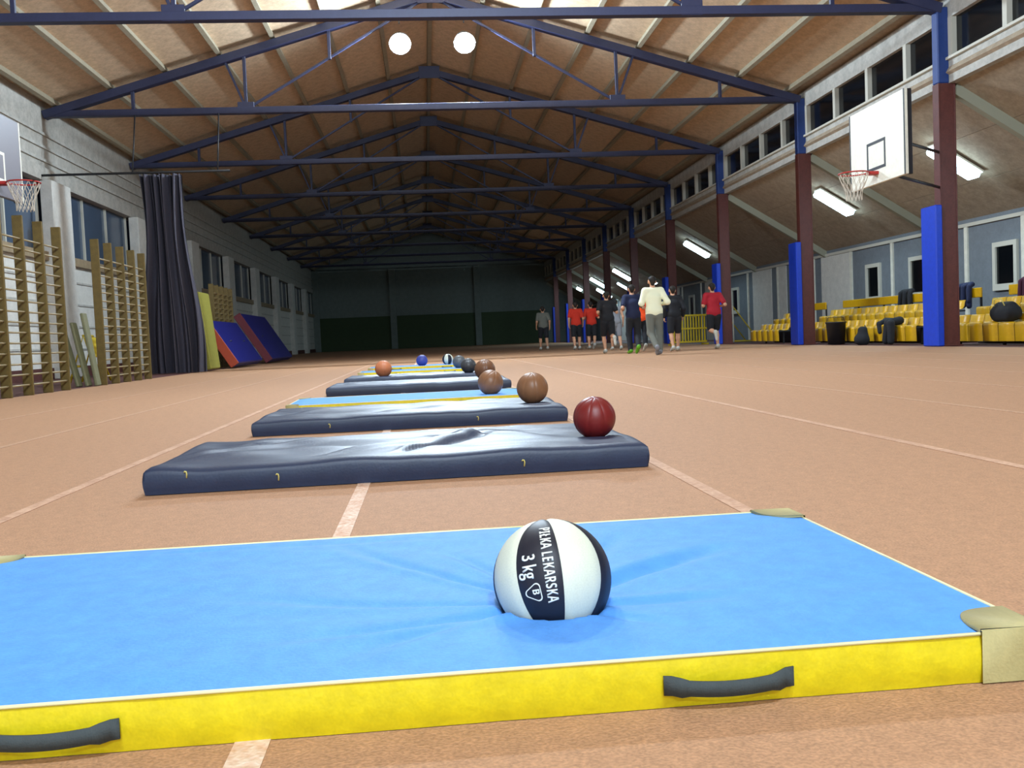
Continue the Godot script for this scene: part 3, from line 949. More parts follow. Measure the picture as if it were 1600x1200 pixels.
	ball("slate grey medicine ball next to the dark brown one", Vector3(0.57, 0.193, -12.75), 0.105, [M.ball_slate], 0.4, 0.2)
	ball("light grey medicine ball behind the slate one", Vector3(0.55, 0.178, -15.75), 0.112, [M.ball_grey], 0.2, 0.3)
	ball("orange medicine ball on the left end of the farthest black mat", Vector3(-0.59, 0.203, -12.75), 0.115, [M.ball_orange], 0.1)
	ball("blue medicine ball on the farthest blue mat", Vector3(-0.09, 0.178, -18.30), 0.112, [M.ball_blue], 0.3)
	ball("small far black and white medicine ball on the farthest blue mat", Vector3(0.42, 0.175, -18.50), 0.11, [M.ball_black, M.ball_white], 0.05)

# ------------------------------------------------------------------ left side
func wall_bars(label: String, x: float, zs: Array, high: float) -> void:
	var z0: float = zs[0]
	var o := thing("wall_bars", label, "wall bars", Vector3(x, 0, z0), 0, "wooden wall bars on the left")
	var post := box(Vector3(0.15, high, 0.045), 0.008)
	for z in zs:
		mi("post", post, M.wood_post, o, Vector3(0, high * 0.5, z - z0))
	var gap: float = absf(zs[1] - zs[0]) - 0.045
	var st := tool(true)
	tube(st, [Vector3(0, 0, -gap * 0.5), Vector3(0, 0, gap * 0.5)], 0.015, 8)
	var rung := done(st)
	for i in zs.size() - 1:
		for k in int((high - 0.25) / 0.155):
			mi("rung", rung, M.rung, o, Vector3(0.03, 0.16 + k * 0.155, (zs[i] + zs[i + 1]) * 0.5 - z0))

func build_left_side() -> void:
	wall_bars("brown wall bars nearest on the left, cut by the photo's left edge", -5.95, [-12.33, -13.05, -13.77, -14.5, -15.22, -15.94], 2.68)
	wall_bars("brown wall bars beside the grey curtain, five posts", -5.95, [-17.72, -18.42, -19.12, -19.82, -20.52], 2.68)
	wall_bars("dim wall bars behind the leaning blue mats", -6.5, [-29.4, -30.1, -30.8, -31.5, -32.2], 2.6)

	# bunched grey dividing curtain on a rail hung from the roof truss
	var c := thing("divider_curtain", "dark grey dividing curtain gathered beside the wall bars", "curtain", Vector3(-6.35, 0, -24.4))
	var st := tool(true)
	var n := 120
	var rows := 12
	var pt := func(u: float, v: float, back: float) -> Vector3:
		var wide := lerpf(1.45, 1.02, smoothstep(0.0, 1.0, v)) + 0.10 * sin(v * 7.0)
		var w := u * TAU * 9.0
		var amp := 0.15 + 0.05 * sin(u * 17.0)
		return Vector3((u - 0.5) * wide + 0.05 * sin(w * 0.5 + v * 2.0) - 0.10 * v, 0.02 + 5.02 * v, amp * sin(w + 0.8 * sin(v * 3.0 + u * 9.0)) + back)
	for back in [0.0, -0.02]:
		for i in n:
			for j in rows:
				var u0 := i / float(n)
				var u1 := (i + 1) / float(n)
				var v0 := j / float(rows)
				var v1 := (j + 1) / float(rows)
				if back == 0.0: quad(st, pt.call(u0, v0, back), pt.call(u1, v0, back), pt.call(u1, v1, back), pt.call(u0, v1, back))
				else: quad(st, pt.call(u0, v1, back), pt.call(u1, v1, back), pt.call(u1, v0, back), pt.call(u0, v0, back))
	st.index()
	mi("drape", done(st), M.curtain, c)
	st = tool(true)
	tube(st, [Vector3(-3.0, 5.1, 0), Vector3(1.6, 5.1, 0)], 0.03, 8)
	mi("rail", done(st), M.dark_steel, c)
	for x in [-0.8, 1.3]:
		st = tool(true)
		tube(st, [Vector3(x, 5.1, 0), Vector3(x, 6.66, -0.5)], 0.018, 6)
		mi("hanger", done(st), M.dark_steel, c)

	# mats leaning at the far left
	var y := thing("foam_mat", "narrow yellow foam mat standing right beside the curtain", "gym mat", Vector3(-5.85, 0.0, -26.1), 0)
	st = tool()
	bevel_box(st, Vector3(-0.13, 1.06, 0), Vector3(0.26, 2.1, 1.1), 0.03, Basis(Vector3.BACK, 0.10))
	mi("foam_body", done(st), M.foam_yellow, y, Vector3(0.0, 0.02, 0))
	var lean := func(label: String, at: Vector3, edge: Material, long: float, high: float) -> void:
		var o := thing("crash_mat", label, "crash mat", at, 0, "crash mats leaning on the left")
		var b := Basis(Vector3.BACK, 0.56)
		var s2 := tool()
		bevel_box(s2, b * Vector3(0, high * 0.5, 0), Vector3(0.26, high, long), 0.03, b)
		mi("foam_body", done(s2), M.foam_blue, o, Vector3(0, 0.10, 0))
		s2 = tool()
		bevel_box(s2, b * Vector3(0, high * 0.5, long * 0.5 + 0.012), Vector3(0.27, high + 0.01, 0.03), 0.012, b)
		mi("end_band", done(s2), edge, o, Vector3(0, 0.10, 0))
		for k in 2:
			s2 = tool(true)
			var z := (k - 0.5) * long * 0.5
			tube(s2, [b * Vector3(0.13, high * 0.5, z - 0.12), b * Vector3(0.16, high * 0.5, z), b * Vector3(0.13, high * 0.5, z + 0.12)], 0.012, 6)
			mi("handle", done(s2), M.strap, o, Vector3(0, 0.10, 0))
	lean.call("blue crash mat with an orange end leaning behind the yellow mat", Vector3(-5.5, 0, -29.4), M.foam_orange, 4.0, 1.5)
	lean.call("dim blue crash mat with a dark red end, farther of the leaning pair", Vector3(-5.5, 0, -35.8), M.foam_maroon, 5.0, 1.95)

	# yellow trestles behind the nearest wall bars
	for i in 3:
		var at := Vector3(-6.75, 0, [-13.4, -14.6, -19.4][i])
		var what: String = ["yellow steel trestle behind the wall bars at the photo's left edge", "yellow steel trestle second from the left behind the wall bars", "yellow steel trestle behind the wall bars beside the curtain"][i]
		var o := thing("steel_trestle", what, "trestle", at, 0.12 * (i - 1), "yellow trestles behind the wall bars")
		for sz in [-1.0, 1.0]:
			st = tool(true)
			tube(st, [Vector3(0.28, 0.02, sz * 0.5), Vector3(0, 0.95, sz * 0.42), Vector3(-0.28, 0.02, sz * 0.5)], 0.024, 8)
			mi("leg_pair", done(st), M.frame_yellow, o)
		for h in [[0.95, 0.0, 0.42], [0.35, 0.18, 0.47], [0.35, -0.18, 0.47]]:
			st = tool(true)
			tube(st, [Vector3(h[1], h[0], -h[2]), Vector3(h[1], h[0], h[2])], 0.024, 8)
			mi("crossbar", done(st), M.frame_yellow, o)
		mi("board", box(Vector3(0.05, 0.42, 0.9), 0.01), M.frame_yellow, o, Vector3(0.10, 0.72, 0)).rotation.z = 0.29
	for i in 3:
		var o := thing("leaning_plank", ["olive plank leaning in the gap between the wall bars, leftmost", "olive plank leaning in the gap between the wall bars, middle", "olive plank leaning in the gap between the wall bars, right"][i], "plank", Vector3(-6.15 + 0.12 * i, 0.01, -17.1 - 0.12 * i), 0, "planks leaning in the gap")
		st = tool()
		bevel_box(st, Vector3(0, 0.5 + 0.08 * i, 0), Vector3(0.05, 1.0 + 0.16 * i, 0.22), 0.012)
		mi("plank_body", done(st), M.plank_olive, o).rotation.z = 0.22 - 0.04 * i

# ------------------------------------------------------------------ basketball boards
func hoop(label: String, at: Vector3, s: float, face: Material, lines: Material, arm_to: Array) -> void:
	# s: -1 faces -x, +1 faces +x; origin at the middle of the board's lower edge
	var W := 1.78
	var H := 1.25
	var o := thing("basketball_backboard", label, "basketball hoop", at)
	var bd := mi("board", box(Vector3(0.05, H, W), 0.006), face, o, Vector3(0, H * 0.5, 0))
	for e in [[0.0, H, W, 0.035], [0.22, 0.45, 0.60, 0.045]]:
		var y0: float = e[0]
		var hh: float = e[1]
		var ww: float = e[2]
		var lw: float = e[3]
		var dx := s * 0.0265
		for sz in [-1.0, 1.0]:
			mi("marking", plain(Vector3(0.004, hh, lw)), lines, bd, Vector3(dx, y0 + hh * 0.5 - H * 0.5, sz * (ww - lw) * 0.5))
		if y0 > 0.0:
			for yy in [y0 + lw * 0.5, y0 + hh - lw * 0.5]:
				mi("marking", plain(Vector3(0.004, lw, ww - lw * 2)), lines, bd, Vector3(dx, yy - H * 0.5, 0))
	var fr := tool()
	for sz in [-1.0, 1.0]:
		bevel_box(fr, Vector3(-s * 0.06, H * 0.5, sz * (W * 0.5 - 0.04)), Vector3(0.07, H, 0.06), 0.006)
	for yy in [0.05, H - 0.05]:
		bevel_box(fr, Vector3(-s * 0.06, yy, 0), Vector3(0.07, 0.06, W - 0.1), 0.006)
	mi("back_frame", done(fr), M.black_paint, o)
	var st := tool(true)
	var ring := []
	var rc := Vector3(s * (0.025 + 0.15 + 0.225), 0.17, 0)
	for k in 29:
		var a := TAU * k / 28.0
		ring.append(rc + Vector3(cos(a), 0, sin(a)) * 0.225)
	tube(st, ring, 0.011, 8, false)
	var rm := mi("rim", done(st), M.rim_red, o)
	st = tool()
	bevel_box(st, Vector3(s * 0.10, 0.165, 0), Vector3(0.16, 0.05, 0.16), 0.008)
	mi("rim_bracket", done(st), M.rim_red, rm)
	st = tool(true)
	for k in 14:
		for dir in [-1.0, 1.0]:
			var pts := []
			for j in 7:
				var v := j / 6.0
				var a: float = TAU * k / 14.0 + dir * v * 0.9
				var r := 0.22 - 0.10 * smoothstep(0.0, 0.8, v)
				pts.append(rc + Vector3(cos(a) * r, -0.42 * v, sin(a) * r))
			tube(st, pts, 0.0045, 4, false)
	mi("net", done(st), M.net, o)
	for a in arm_to:
		st = tool(true)
		tube(st, [a[0], a[1]], 0.03, 8)
		mi("support_arm", done(st), M.dark_steel, o)

func build_hoops() -> void:
	# each board swings on arms from the column or pier behind it
	var at := Vector3(7.2, 2.72, -14.13)
	hoop("white basketball backboard with orange hoop hanging before the clerestory windows", at, -1.0, M.white_paint, M.black_paint,
		[[Vector3(0.1, 0.95, -0.55), Vector3(COLX + 0.02, 3.9, -17.95) - at], [Vector3(0.1, 0.35, -0.55), Vector3(COLX + 0.02, 3.2, -17.95) - at]])
	at = Vector3(-6.2, 2.98, -14.45)
	hoop("grey basketball backboard with red hoop at the photo's left edge", at, 1.0, M.grey_paint, M.white_paint,
		[[Vector3(-0.1, 0.95, 0.3), Vector3(LEFT + 0.28, 4.0, -11.3) - at], [Vector3(-0.1, 0.35, 0.3), Vector3(LEFT + 0.28, 3.3, -11.3) - at]])

# ------------------------------------------------------------------ right side: seats and what lies on them
func seat_mesh(front: float) -> ArrayMesh:
	var prof := [Vector2(0.40, 0.20), Vector2(0.375, 0.18), Vector2(0.35, 0.06), Vector2(0.31, 0.01), Vector2(0.20, 0.0), Vector2(0.05, 0.025), Vector2(0.012, 0.012), Vector2(0.0, -0.03), Vector2(0.01, -front)]
	var st := tool(true)
	var hw := 0.235
	for i in prof.size() - 1:
		var p: Vector2 = prof[i]
		var q: Vector2 = prof[i + 1]
		var nrm := Vector2(-(q.y - p.y), q.x - p.x).normalized() * 0.014
		var a := Vector3(p.x, p.y, hw)
		var b := Vector3(q.x, q.y, hw)
		var c := Vector3(q.x, q.y, -hw)
		var d := Vector3(p.x, p.y, -hw)
		var off := Vector3(nrm.x, nrm.y, 0)
		quad(st, a, d, c, b)
		quad(st, a + off, b + off, c + off, d + off)
		quad(st, a, b, b + off, a + off)
		quad(st, d + off, c + off, c, d)
	return done(st)

func stand(label: String, z0: float, z1: float) -> void:
	var o := thing("seat_stand", label, "seating", Vector3(11.0, 0, z0), 0, "yellow seat stands in the aisle")
	var n := int((z0 - z1) / 0.5)
	var s1 := seat_mesh(0.34)
	var s2 := seat_mesh(0.26)
	for k in n:
		mi("seat", s1, M.seat_yellow, o, Vector3(0, 0.42, -0.25 - 0.5 * k))
		mi("seat", s2, M.seat_yellow, o, Vector3(0.8, 0.76, -0.25 - 0.5 * k))
	var long := n * 0.5
	mi("step", box(Vector3(0.75, 0.40, long), 0.01), M.dark_steel, o, Vector3(1.2, 0.205, -long * 0.5))
	mi("step", box(Vector3(0.36, 0.03, long), 0.005), M.dark_steel, o, Vector3(0.2, 0.385, -long * 0.5))
	mi("step", box(Vector3(0.36, 0.03, long), 0.005), M.dark_steel, o, Vector3(1.0, 0.72, -long * 0.5))
	for k in int(long / 1.5) + 1:
		var z := -minf(0.1 + 1.5 * k, long - 0.05)
		mi("leg", plain(Vector3(0.05, 0.37, 0.05)), M.dark_steel, o, Vector3(0.2, 0.185, z))
		mi("rail_post", plain(Vector3(0.04, 0.75, 0.04)), M.dark_steel, o, Vector3(1.62, 0.775, z))
		mi("leg", plain(Vector3(0.05, 0.31, 0.05)), M.dark_steel, o, Vector3(1.05, 0.55, z))
	mi("back_rail", box(Vector3(0.04, 0.22, long), 0.01), M.seat_yellow, o, Vector3(1.575, 1.12, -long * 0.5))

func soft_thing(called: String, label: String, category: String, at: Vector3, bones: Array, m: Material, k := 0.05) -> Node3D:
	var o := thing(called, label, category, at)
	mi("fabric", fleshed(bones, 0.025, k), m, o)
	return o

func build_right_side() -> void:
	stand("yellow plastic seat stand at the photo's right edge, with a black bag", -11.0, -19.0)
	stand("yellow plastic seat stand between the two nearest columns, strewn with coats", -20.0, -27.0)
	stand("short yellow seat stand left of the second column", -28.2, -30.7)

	var st := tool(true)
	lathe(st, [Vector2(0.001, 0.01), Vector2(0.21, 0.01), Vector2(0.25, 0.56), Vector2(0.27, 0.57), Vector2(0.27, 0.60), Vector2(0.24, 0.60), Vector2(0.20, 0.03), Vector2(0.001, 0.03)], 24)
	var o := thing("waste_bin", "black round waste bin at the foot of the second column", "bin", Vector3(10.75, 0, -23.55))
	mi("bin_body", done(st), M.bin, o)
	st = tool(true)
	tube(st, [Vector3(-0.27, 0.55, 0), Vector3(-0.2, 0.72, 0), Vector3(0.2, 0.72, 0), Vector3(0.27, 0.55, 0)], 0.008, 6)
	mi("bin_handle", done(st), M.dark_steel, o)

	var V := func(x: float, y: float, z: float) -> Vector3: return Vector3(x, y, z)
	o = soft_thing("sports_bag", "black sports bag with a pale handle on a front seat at right", "bag", Vector3(11.2, 0.46, -17.05),
		[[V.call(0, 0.16, -0.22), V.call(0, 0.16, 0.22), 0.16, 0.16], [V.call(0, 0.28, -0.18), V.call(0, 0.28, 0.18), 0.10, 0.10], [V.call(-0.05, 0.08, -0.2), V.call(-0.05, 0.08, 0.2), 0.08, 0.08]], M.cloth_dark)
	st = tool(true)
	tube(st, [V.call(-0.13, 0.30, -0.16), V.call(-0.16, 0.42, -0.12), V.call(-0.15, 0.45, 0.0), V.call(-0.16, 0.42, 0.12), V.call(-0.13, 0.30, 0.16)], 0.012, 6)
	mi("strap", done(st), M.tag, o)
	# coats hang over the hall side of the back rail
	var coat := func(label: String, z: float, wide: float, low: float, m: Material) -> void:
		var h := wide * 0.5
		soft_thing("jacket", label, "jacket", Vector3(12.575, 0, z),
			[[V.call(-0.02, 1.31, -h), V.call(-0.02, 1.32, h), 0.062, 0.062], [V.call(-0.09, 1.27, -h), V.call(-0.10, low + 0.06, -h * 1.1), 0.058, 0.062], [V.call(-0.09, 1.27, h), V.call(-0.10, low, h), 0.058, 0.062], [V.call(-0.10, 1.27, 0), V.call(-0.11, low + 0.03, 0), 0.062, 0.07], [V.call(-0.11, 1.2, h), V.call(-0.15, low + 0.12, h * 1.25), 0.05, 0.04]], m, 0.03)
	coat.call("purple jacket hung over the yellow back rail beside the nearest column", -18.3, 0.34, 0.84, M.cloth_purple)
	coat.call("dark jacket hung over the back rail left of the nearest column", -20.55, 0.42, 0.82, M.cloth_navy)
	coat.call("dark coat slung over the middle of the yellow back rail", -23.2, 0.48, 0.84, M.cloth_dark)
	soft_thing("trousers", "dark tracksuit trousers hanging from a seat down to the floor", "clothes", Vector3(10.93, 0, -20.9),
		[[V.call(0.22, 0.56, -0.1), V.call(-0.06, 0.52, -0.08), 0.10, 0.09], [V.call(-0.08, 0.5, -0.08), V.call(-0.10, 0.10, -0.16), 0.09, 0.085], [V.call(-0.08, 0.5, 0.06), V.call(-0.11, 0.09, 0.10), 0.09, 0.08]], M.cloth_dark)
	o = soft_thing("backpack", "dark backpack standing on the floor before the yellow seats", "bag", Vector3(10.72, 0.0, -22.0),
		[[V.call(0, 0.12, -0.09), V.call(0, 0.12, 0.09), 0.10, 0.10], [V.call(0, 0.12, -0.07), V.call(0, 0.36, -0.06), 0.10, 0.085], [V.call(0, 0.12, 0.07), V.call(0, 0.36, 0.06), 0.10, 0.085], [V.call(-0.1, 0.14, -0.05), V.call(-0.1, 0.14, 0.05), 0.08, 0.08]], M.cloth_dark, 0.12)
	st = tool(true)
	tube(st, [V.call(0.08, 0.40, -0.06), V.call(0.06, 0.48, 0), V.call(0.08, 0.40, 0.06)], 0.012, 6)
	mi("strap", done(st), M.strap, o)
	soft_thing("jacket", "dark jacket lying across a front seat beside the trousers", "jacket", Vector3(11.05, 0, -21.5),
		[[V.call(0.12, 0.56, -0.2), V.call(0.10, 0.555, 0.15), 0.085, 0.08], [V.call(0.0, 0.545, -0.1), V.call(-0.15, 0.50, -0.02), 0.06, 0.055], [V.call(-0.15, 0.50, -0.02), V.call(-0.16, 0.30, 0.04), 0.055, 0.05]], M.cloth_dark, 0.03)

	# low slatted barrier and a small goal beyond the third column
	o = thing("slatted_barrier", "low yellow slatted barrier left of the runner in the red shirt", "barrier", Vector3(9.55, 0, -33.2), 0.15)
	for k in 13:
		mi("slat", plain(Vector3(0.05, 1.0, 0.02)), M.frame_yellow, o, Vector3(-0.66 + 0.11 * k, 0.58, 0))
	for yy in [0.12, 0.6, 1.08]:
		mi("crosspiece", plain(Vector3(1.46, 0.06, 0.03)), M.frame_yellow, o, Vector3(0, yy, 0.026))
	for s in [-1.0, 1.0]:
		mi("foot", plain(Vector3(0.06, 0.06, 0.5)), M.frame_yellow, o, Vector3(s * 0.66, 0.031, 0))
	o = thing("small_goal", "small goal frame with a sloping stay beyond the third column", "goal", Vector3(12.0, 0, -35.4))
	for s in [0.0, -1.5]:
		st = tool(true)
		tube(st, [V.call(0, 0.01, s), V.call(0, 1.4, s)], 0.03, 8)
		mi("goal_post", done(st), M.white_paint, o)
		st = tool(true)
		tube(st, [V.call(0, 1.4, s), V.call(1.0, 0.04, s)], 0.025, 8)
		mi("stay", done(st), M.frame_yellow, o)
		st = tool(true)
		tube(st, [V.call(0, 0.03, s), V.call(1.0, 0.03, s)], 0.025, 8)
		mi("foot", done(st), M.frame_yellow, o)
	st = tool(true)
	tube(st, [V.call(0, 1.4, -1.5), V.call(0, 1.4, 0)], 0.03, 8)
	mi("crossbar", done(st), M.white_paint, o)

# ------------------------------------------------------------------ people
# joints for a figure 1.75 m tall that runs towards -z
func pose(kind: int) -> Dictionary:
	var j := {}
	j.pel = Vector3(0, 0.95, 0)
	j.chest = Vector3(0, 1.27, -0.05)
	j.neck = Vector3(0, 1.46, -0.075)
	j.head = Vector3(0, 1.62, -0.10)
	var L := -1.0
	# support leg / trailing leg / arms, mirrored through kind
	var sup: Array
	var swg: Array
	if kind == 0:      # full running stride, trailing heel high
		sup = [Vector3(0.095, 0.91, 0), Vector3(0.10, 0.50, -0.13), Vector3(0.09, 0.085, 0.0), Vector3(0.09, 0.035, -0.15)]
		swg = [Vector3(0.095, 0.91, 0), Vector3(0.11, 0.50, 0.02), Vector3(0.10, 0.43, 0.40), Vector3(0.10, 0.29, 0.47)]
	elif kind == 1:    # jog, trailing foot just off the floor
		sup = [Vector3(0.095, 0.91, 0), Vector3(0.11, 0.49, -0.06), Vector3(0.10, 0.085, 0.02), Vector3(0.11, 0.035, -0.13)]
		swg = [Vector3(0.095, 0.91, 0), Vector3(0.10, 0.48, 0.02), Vector3(0.04, 0.17, 0.30), Vector3(0.02, 0.06, 0.22)]
	else:              # walking, both feet down
		sup = [Vector3(0.095, 0.91, 0), Vector3(0.12, 0.49, -0.10), Vector3(0.12, 0.085, -0.14), Vector3(0.13, 0.035, -0.29)]
		swg = [Vector3(0.095, 0.91, 0), Vector3(0.11, 0.48, 0.03), Vector3(0.11, 0.10, 0.24), Vector3(0.12, 0.035, 0.11)]
	var flip := func(a: Array, s: float) -> Array:
		var r := []
		for p in a: r.append(Vector3(p.x * s, p.y, p.z))
		return r
	j.leg_a = flip.call(sup, 1.0)
	j.leg_b = flip.call(swg, -1.0)
	j.arm_a = [Vector3(0.185, 1.42, -0.06), Vector3(0.285, 1.16, 0.10), Vector3(0.24, 1.13, -0.15)]
	j.arm_b = [Vector3(-0.185, 1.42, -0.06), Vector3(-0.275, 1.15, -0.02), Vector3(-0.22, 1.21, -0.26)]
	if kind == 2:
		j.arm_a = [Vector3(0.185, 1.42, -0.06), Vector3(0.26, 1.13, 0.04), Vector3(0.27, 0.92, -0.10)]
		j.arm_b = [Vector3(-0.185, 1.42, -0.06), Vector3(-0.26, 1.14, 0.0), Vector3(-0.26, 0.90, -0.04)]
	return j

var body_cache := {}
func body_mesh(kind: int) -> ArrayMesh:
	var key := "body%d" % kind
	if body_cache.has(key): return body_cache[key]
	var j := pose(kind)
	var b := [[j.pel + Vector3(-0.06, -0.01, 0), j.pel + Vector3(0.06, -0.01, 0), 0.105, 0.105], [j.pel, j.chest, 0.115, 0.125], [j.chest + Vector3(-0.06, 0, 0), j.chest + Vector3(0.06, 0, 0), 0.11, 0.11],
		[j.chest, j.neck - Vector3(0, 0.06, 0), 0.125, 0.085], [j.arm_a[0], j.arm_b[0], 0.07, 0.07], [j.neck - Vector3(0, 0.06, 0), j.head - Vector3(0, 0.03, 0), 0.058, 0.056]]
	for l in [j.leg_a, j.leg_b]:
		b.append([l[0], l[1], 0.088, 0.058])
		b.append([l[1], l[1].lerp(l[2], 0.35), 0.056, 0.056])
		b.append([l[1].lerp(l[2], 0.35), l[2], 0.056, 0.036])
		b.append([l[2], l[3], 0.040, 0.032])
	for a in [j.arm_a, j.arm_b]:
		b.append([a[0], a[1], 0.054, 0.040])
		b.append([a[1], a[2], 0.042, 0.028])
	var st := tool(true)
	flesh(st, b, 0.016, 0.035)
	# head: skull, jaw, nose, brow, ears
	var h: Vector3 = j.head
	flesh(st, [[h + Vector3(0, 0.035, 0.015), h + Vector3(0, 0.03, -0.03), 0.088, 0.083], [h + Vector3(0, -0.02, 0.0), h + Vector3(0, -0.075, -0.055), 0.072, 0.042], [h + Vector3(0, 0.005, -0.10), h + Vector3(0, -0.022, -0.118), 0.011, 0.015],
		[h + Vector3(-0.035, 0.02, -0.095), h + Vector3(0.035, 0.02, -0.095), 0.016, 0.016], [h + Vector3(0.086, 0.01, 0.0), h + Vector3(0.088, -0.025, -0.005), 0.016, 0.011], [h + Vector3(-0.086, 0.01, 0.0), h + Vector3(-0.088, -0.025, -0.005), 0.016, 0.011], [h + Vector3(-0.02, -0.055, -0.098), h + Vector3(0.02, -0.055, -0.098), 0.010, 0.010]], 0.009, 0.018)
	# hands: palm, four fingers curled, thumb along the side
	for a in [j.arm_a, j.arm_b]:
		var s := signf(a[0].x)
		var fwd: Vector3 = (a[2] - a[1]).normalized()
		var inw := Vector3(-s, 0, 0)
		inw = (inw - fwd * inw.dot(fwd)).normalized()
		var upw := fwd.cross(inw) * s
		if upw.y < 0.0: upw = -upw
		var w: Vector3 = a[2]
		var hb := [[w - fwd * 0.02, w + fwd * 0.03, 0.026, 0.022], [w + fwd * 0.03 + upw * 0.022, w + fwd * 0.08 + upw * 0.026, 0.016, 0.014], [w + fwd * 0.03 - upw * 0.022, w + fwd * 0.075 - upw * 0.026, 0.016, 0.014], [w + fwd * 0.03, w + fwd * 0.082, 0.018, 0.015]]
		for f in 4:
			var o := upw * (0.030 - 0.020 * f)
			var ln: float = [0.036, 0.041, 0.038, 0.030][f]
			var k0: Vector3 = w + fwd * 0.085 + o
			var k1 := k0 + (fwd * 0.75 + inw * 0.66) * ln
			var k2 := k1 + (fwd * -0.15 + inw * 0.98) * ln * 0.75
			hb.append([k0, k1, 0.0088, 0.0080])
			hb.append([k1, k2, 0.0080, 0.0070])
		var t0: Vector3 = w + fwd * 0.03 + upw * 0.034 + inw * 0.008
		var t1 := t0 + (fwd * 0.7 + upw * 0.45 + inw * 0.5) * 0.036
		hb.append([t0, t1, 0.0115, 0.0095])
		hb.append([t1, t1 + (fwd * 0.75 + inw * 0.6) * 0.03, 0.0095, 0.008])
		flesh(st, hb, 0.005, 0.006)
	st.index()
	body_cache[key] = done(st)
	return body_cache[key]

func garment(kind: int, what: String) -> ArrayMesh:
	var key := "%s%d" % [what, kind]
	if body_cache.has(key): return body_cache[key]
	var j := pose(kind)
	var b := []
	var k := 0.04
	if what in ["tee", "long_sleeve", "bib"]:
		b = [[j.pel + Vector3(-0.105, -0.05, 0), j.pel + Vector3(0.105, -0.05, 0), 0.085, 0.085], [j.pel + Vector3(-0.07, 0.04, 0), j.pel + Vector3(0.07, 0.04, 0), 0.128, 0.128], [j.pel + Vector3(-0.03, 0, 0), j.chest + Vector3(-0.05, 0, 0), 0.125, 0.132], [j.pel + Vector3(0.03, 0, 0), j.chest + Vector3(0.05, 0, 0), 0.125, 0.132], [j.chest, j.neck - Vector3(0, 0.08, 0), 0.14, 0.085], [j.arm_a[0] * Vector3(0.85, 1, 1), j.arm_b[0] * Vector3(0.85, 1, 1), 0.082, 0.082]]
		if what != "bib":
			for a in [j.arm_a, j.arm_b]:
				if what == "tee":
					b.append([a[0], a[0].lerp(a[1], 0.72), 0.076, 0.070])
				else:
					b.append([a[0], a[1], 0.074, 0.062])
					b.append([a[1], a[1].lerp(a[2], 0.88), 0.061, 0.046])
	elif what == "shorts":
		b = [[j.pel + Vector3(-0.06, -0.06, 0), j.pel + Vector3(0.06, -0.06, 0), 0.112, 0.112]]
		for l in [j.leg_a, j.leg_b]:
			b.append([l[0] - Vector3(0, 0.05, 0), l[0].lerp(l[1], 0.88), 0.112, 0.092])
	elif what == "trousers":
		b = [[j.pel + Vector3(-0.06, -0.06, 0), j.pel + Vector3(0.06, -0.06, 0), 0.112, 0.112]]
		for l in [j.leg_a, j.leg_b]:
			b.append([l[0] - Vector3(0, 0.05, 0), l[1], 0.104, 0.080])
			b.append([l[1], l[2] + (l[1] - l[2]).normalized() * 0.01, 0.080, 0.066])
	elif what == "hair":
		var h: Vector3 = j.head
		b = [[h + Vector3(0, 0.052, 0.03), h + Vector3(0, 0.05, -0.022), 0.086, 0.082], [h + Vector3(0, 0.0, 0.05), h + Vector3(0, -0.045, 0.045), 0.062, 0.045]]
		k = 0.02
	var c := 0.016 if what != "hair" else 0.012
	body_cache[key] = fleshed(b, c, k)
	return body_cache[key]

func shoe(kind: int, which: String) -> ArrayMesh:
	var key := "shoe%s%d" % [which, kind]
	if not body_cache.has(key):
		var l: Array = pose(kind)["leg_" + which]
		var back: Vector3 = (l[2] - l[3]).normalized()
		var up: Vector3 = Vector3.UP if l[2].y < 0.12 else (l[1] - l[2]).normalized()
		body_cache[key] = fleshed([[l[2] - up * 0.025 + back * 0.03, l[3], 0.052, 0.038], [l[2], l[2] - up * 0.03, 0.050, 0.05], [l[3], l[3] - back * 0.05, 0.040, 0.033]], 0.014, 0.02)
	return body_cache[key]

func person(label: String, at: Vector3, tall: float, kind: int, mirror: bool, top: String, top_m: Material, low: String, low_m: Material, shoes: Material, turn := 0.0) -> void:
	var o := thing("person", label, "person", at, turn, "")
	var s := tall / 1.75
	o.scale = Vector3(-s if mirror else s, s, s)
	mi("body", body_mesh(kind), M.skin, o)
	mi("shirt", garment(kind, top), top_m, o)
	mi("trousers" if low == "trousers" else "shorts", garment(kind, low), low_m, o)
	mi("hair", garment(kind, "hair"), M.hair, o)
	mi("shoe", shoe(kind, "a"), shoes, o)
	mi("shoe", shoe(kind, "b"), shoes, o)

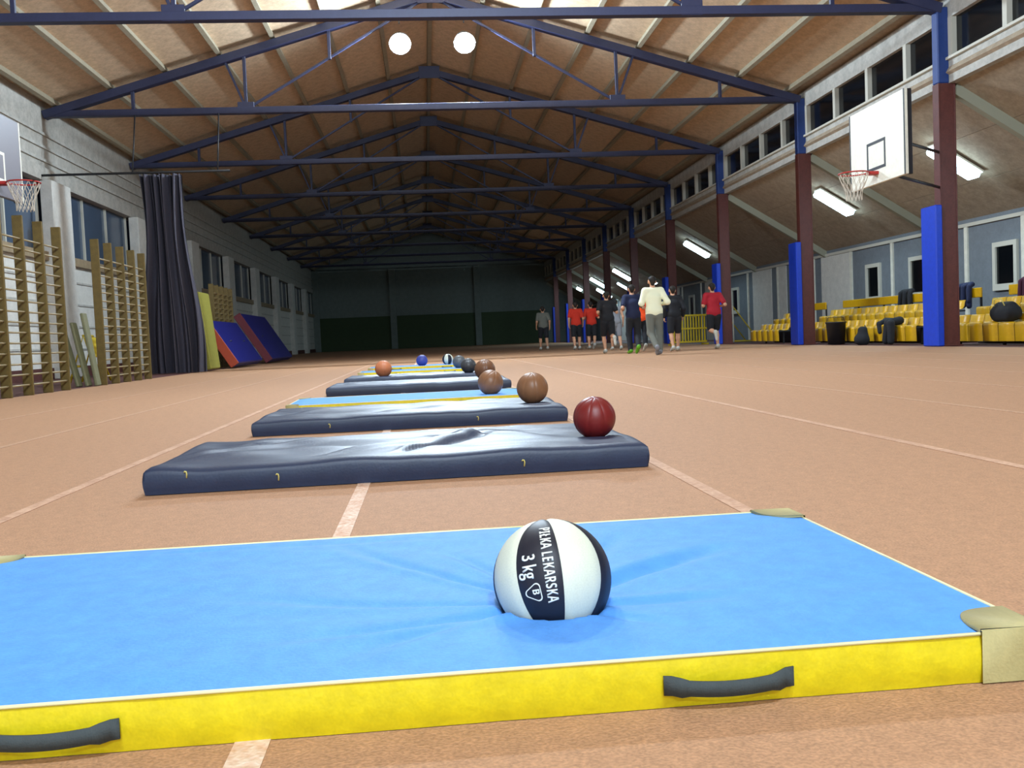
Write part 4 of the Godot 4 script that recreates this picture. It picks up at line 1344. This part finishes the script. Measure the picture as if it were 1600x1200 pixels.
func build_people() -> void:
	person("person in a white long-sleeved top and grey trousers jogging away", Vector3(5.36, 0.01, -21.4), 1.84, 1, false, "long_sleeve", M.shirt_white, "trousers", M.cloth_grey, M.cloth_light)
	person("person in a crimson t-shirt and black shorts running alone at the right", Vector3(7.9, 0.01, -24.9), 1.80, 0, false, "tee", M.shirt_red, "shorts", M.cloth_dark, M.shoe_white)
	person("person in dark clothes running close beside the one in white", Vector3(6.65, 0.01, -24.4), 1.74, 2, false, "long_sleeve", M.cloth_dark, "shorts", M.cloth_dark, M.shoe_white)
	person("person in a bright orange bib half hidden behind the one in white", Vector3(6.22, 0.01, -26.4), 1.70, 1, true, "tee", M.bib_orange, "trousers", M.cloth_dark, M.shoe_white)
	person("person in dark clothes with lime green shoes running", Vector3(5.38, 0.01, -23.7), 1.78, 1, true, "tee", M.cloth_navy, "trousers", M.cloth_dark, M.shoe_lime)
	person("person in black t-shirt and shorts with bare calves running", Vector3(5.0, 0.01, -25.2), 1.70, 0, true, "tee", M.cloth_dark, "shorts", M.cloth_dark, M.shoe_white)
	person("person in light grey shorts between the two runners in black", Vector3(6.1, 0.01, -29.4), 1.62, 2, true, "bib", M.cloth_light, "shorts", M.cloth_light, M.shoe_white)
	person("person in a red vest, left one of the far pair", Vector3(5.5, 0.01, -33.6), 1.74, 2, false, "tee", M.bib_red, "shorts", M.cloth_dark, M.shoe_white)
	person("person in a red vest, right one of the far pair", Vector3(6.1, 0.01, -33.8), 1.74, 1, true, "tee", M.bib_red, "shorts", M.cloth_dark, M.shoe_white)
	person("person in a grey top far off before the end wall", Vector3(4.66, 0.01, -36.5), 1.72, 2, true, "tee", M.cloth_grey, "shorts", M.cloth_dark, M.shoe_white)

# ------------------------------------------------------------------
func _ready() -> void:
	# camera, background, exposure
	var cam := Camera3D.new()
	put(cam, "camera", self)
	cam.position = Vector3(0, 0.556, 0)
	cam.rotation_degrees = Vector3(-2.872, -5.195, -2.462)
	cam.fov = 44.96
	cam.near = 0.05
	cam.far = 300.0
	cam.current = true
	var we := WorldEnvironment.new()
	var env := Environment.new()
	env.background_mode = Environment.BG_COLOR
	env.background_color = Color(0.02, 0.025, 0.04)
	env.tonemap_mode = Environment.TONE_MAPPER_LINEAR
	env.tonemap_exposure = 1.25
	env.sdfgi_enabled = true
	env.ssao_enabled = true
	env.ssil_enabled = true
	we.environment = env
	put(we, "environment", self)
	rng.seed = 7
	make_materials()
	build_high_lamps()
	build_aisle_lamps()
	build_floor()
	build_roof()
	build_left_wall()
	build_clerestory()
	build_end_walls()
	build_trusses()
	build_columns()
	build_mats_and_balls()
	build_hoops()
	build_left_side()
	build_right_side()
	build_people()
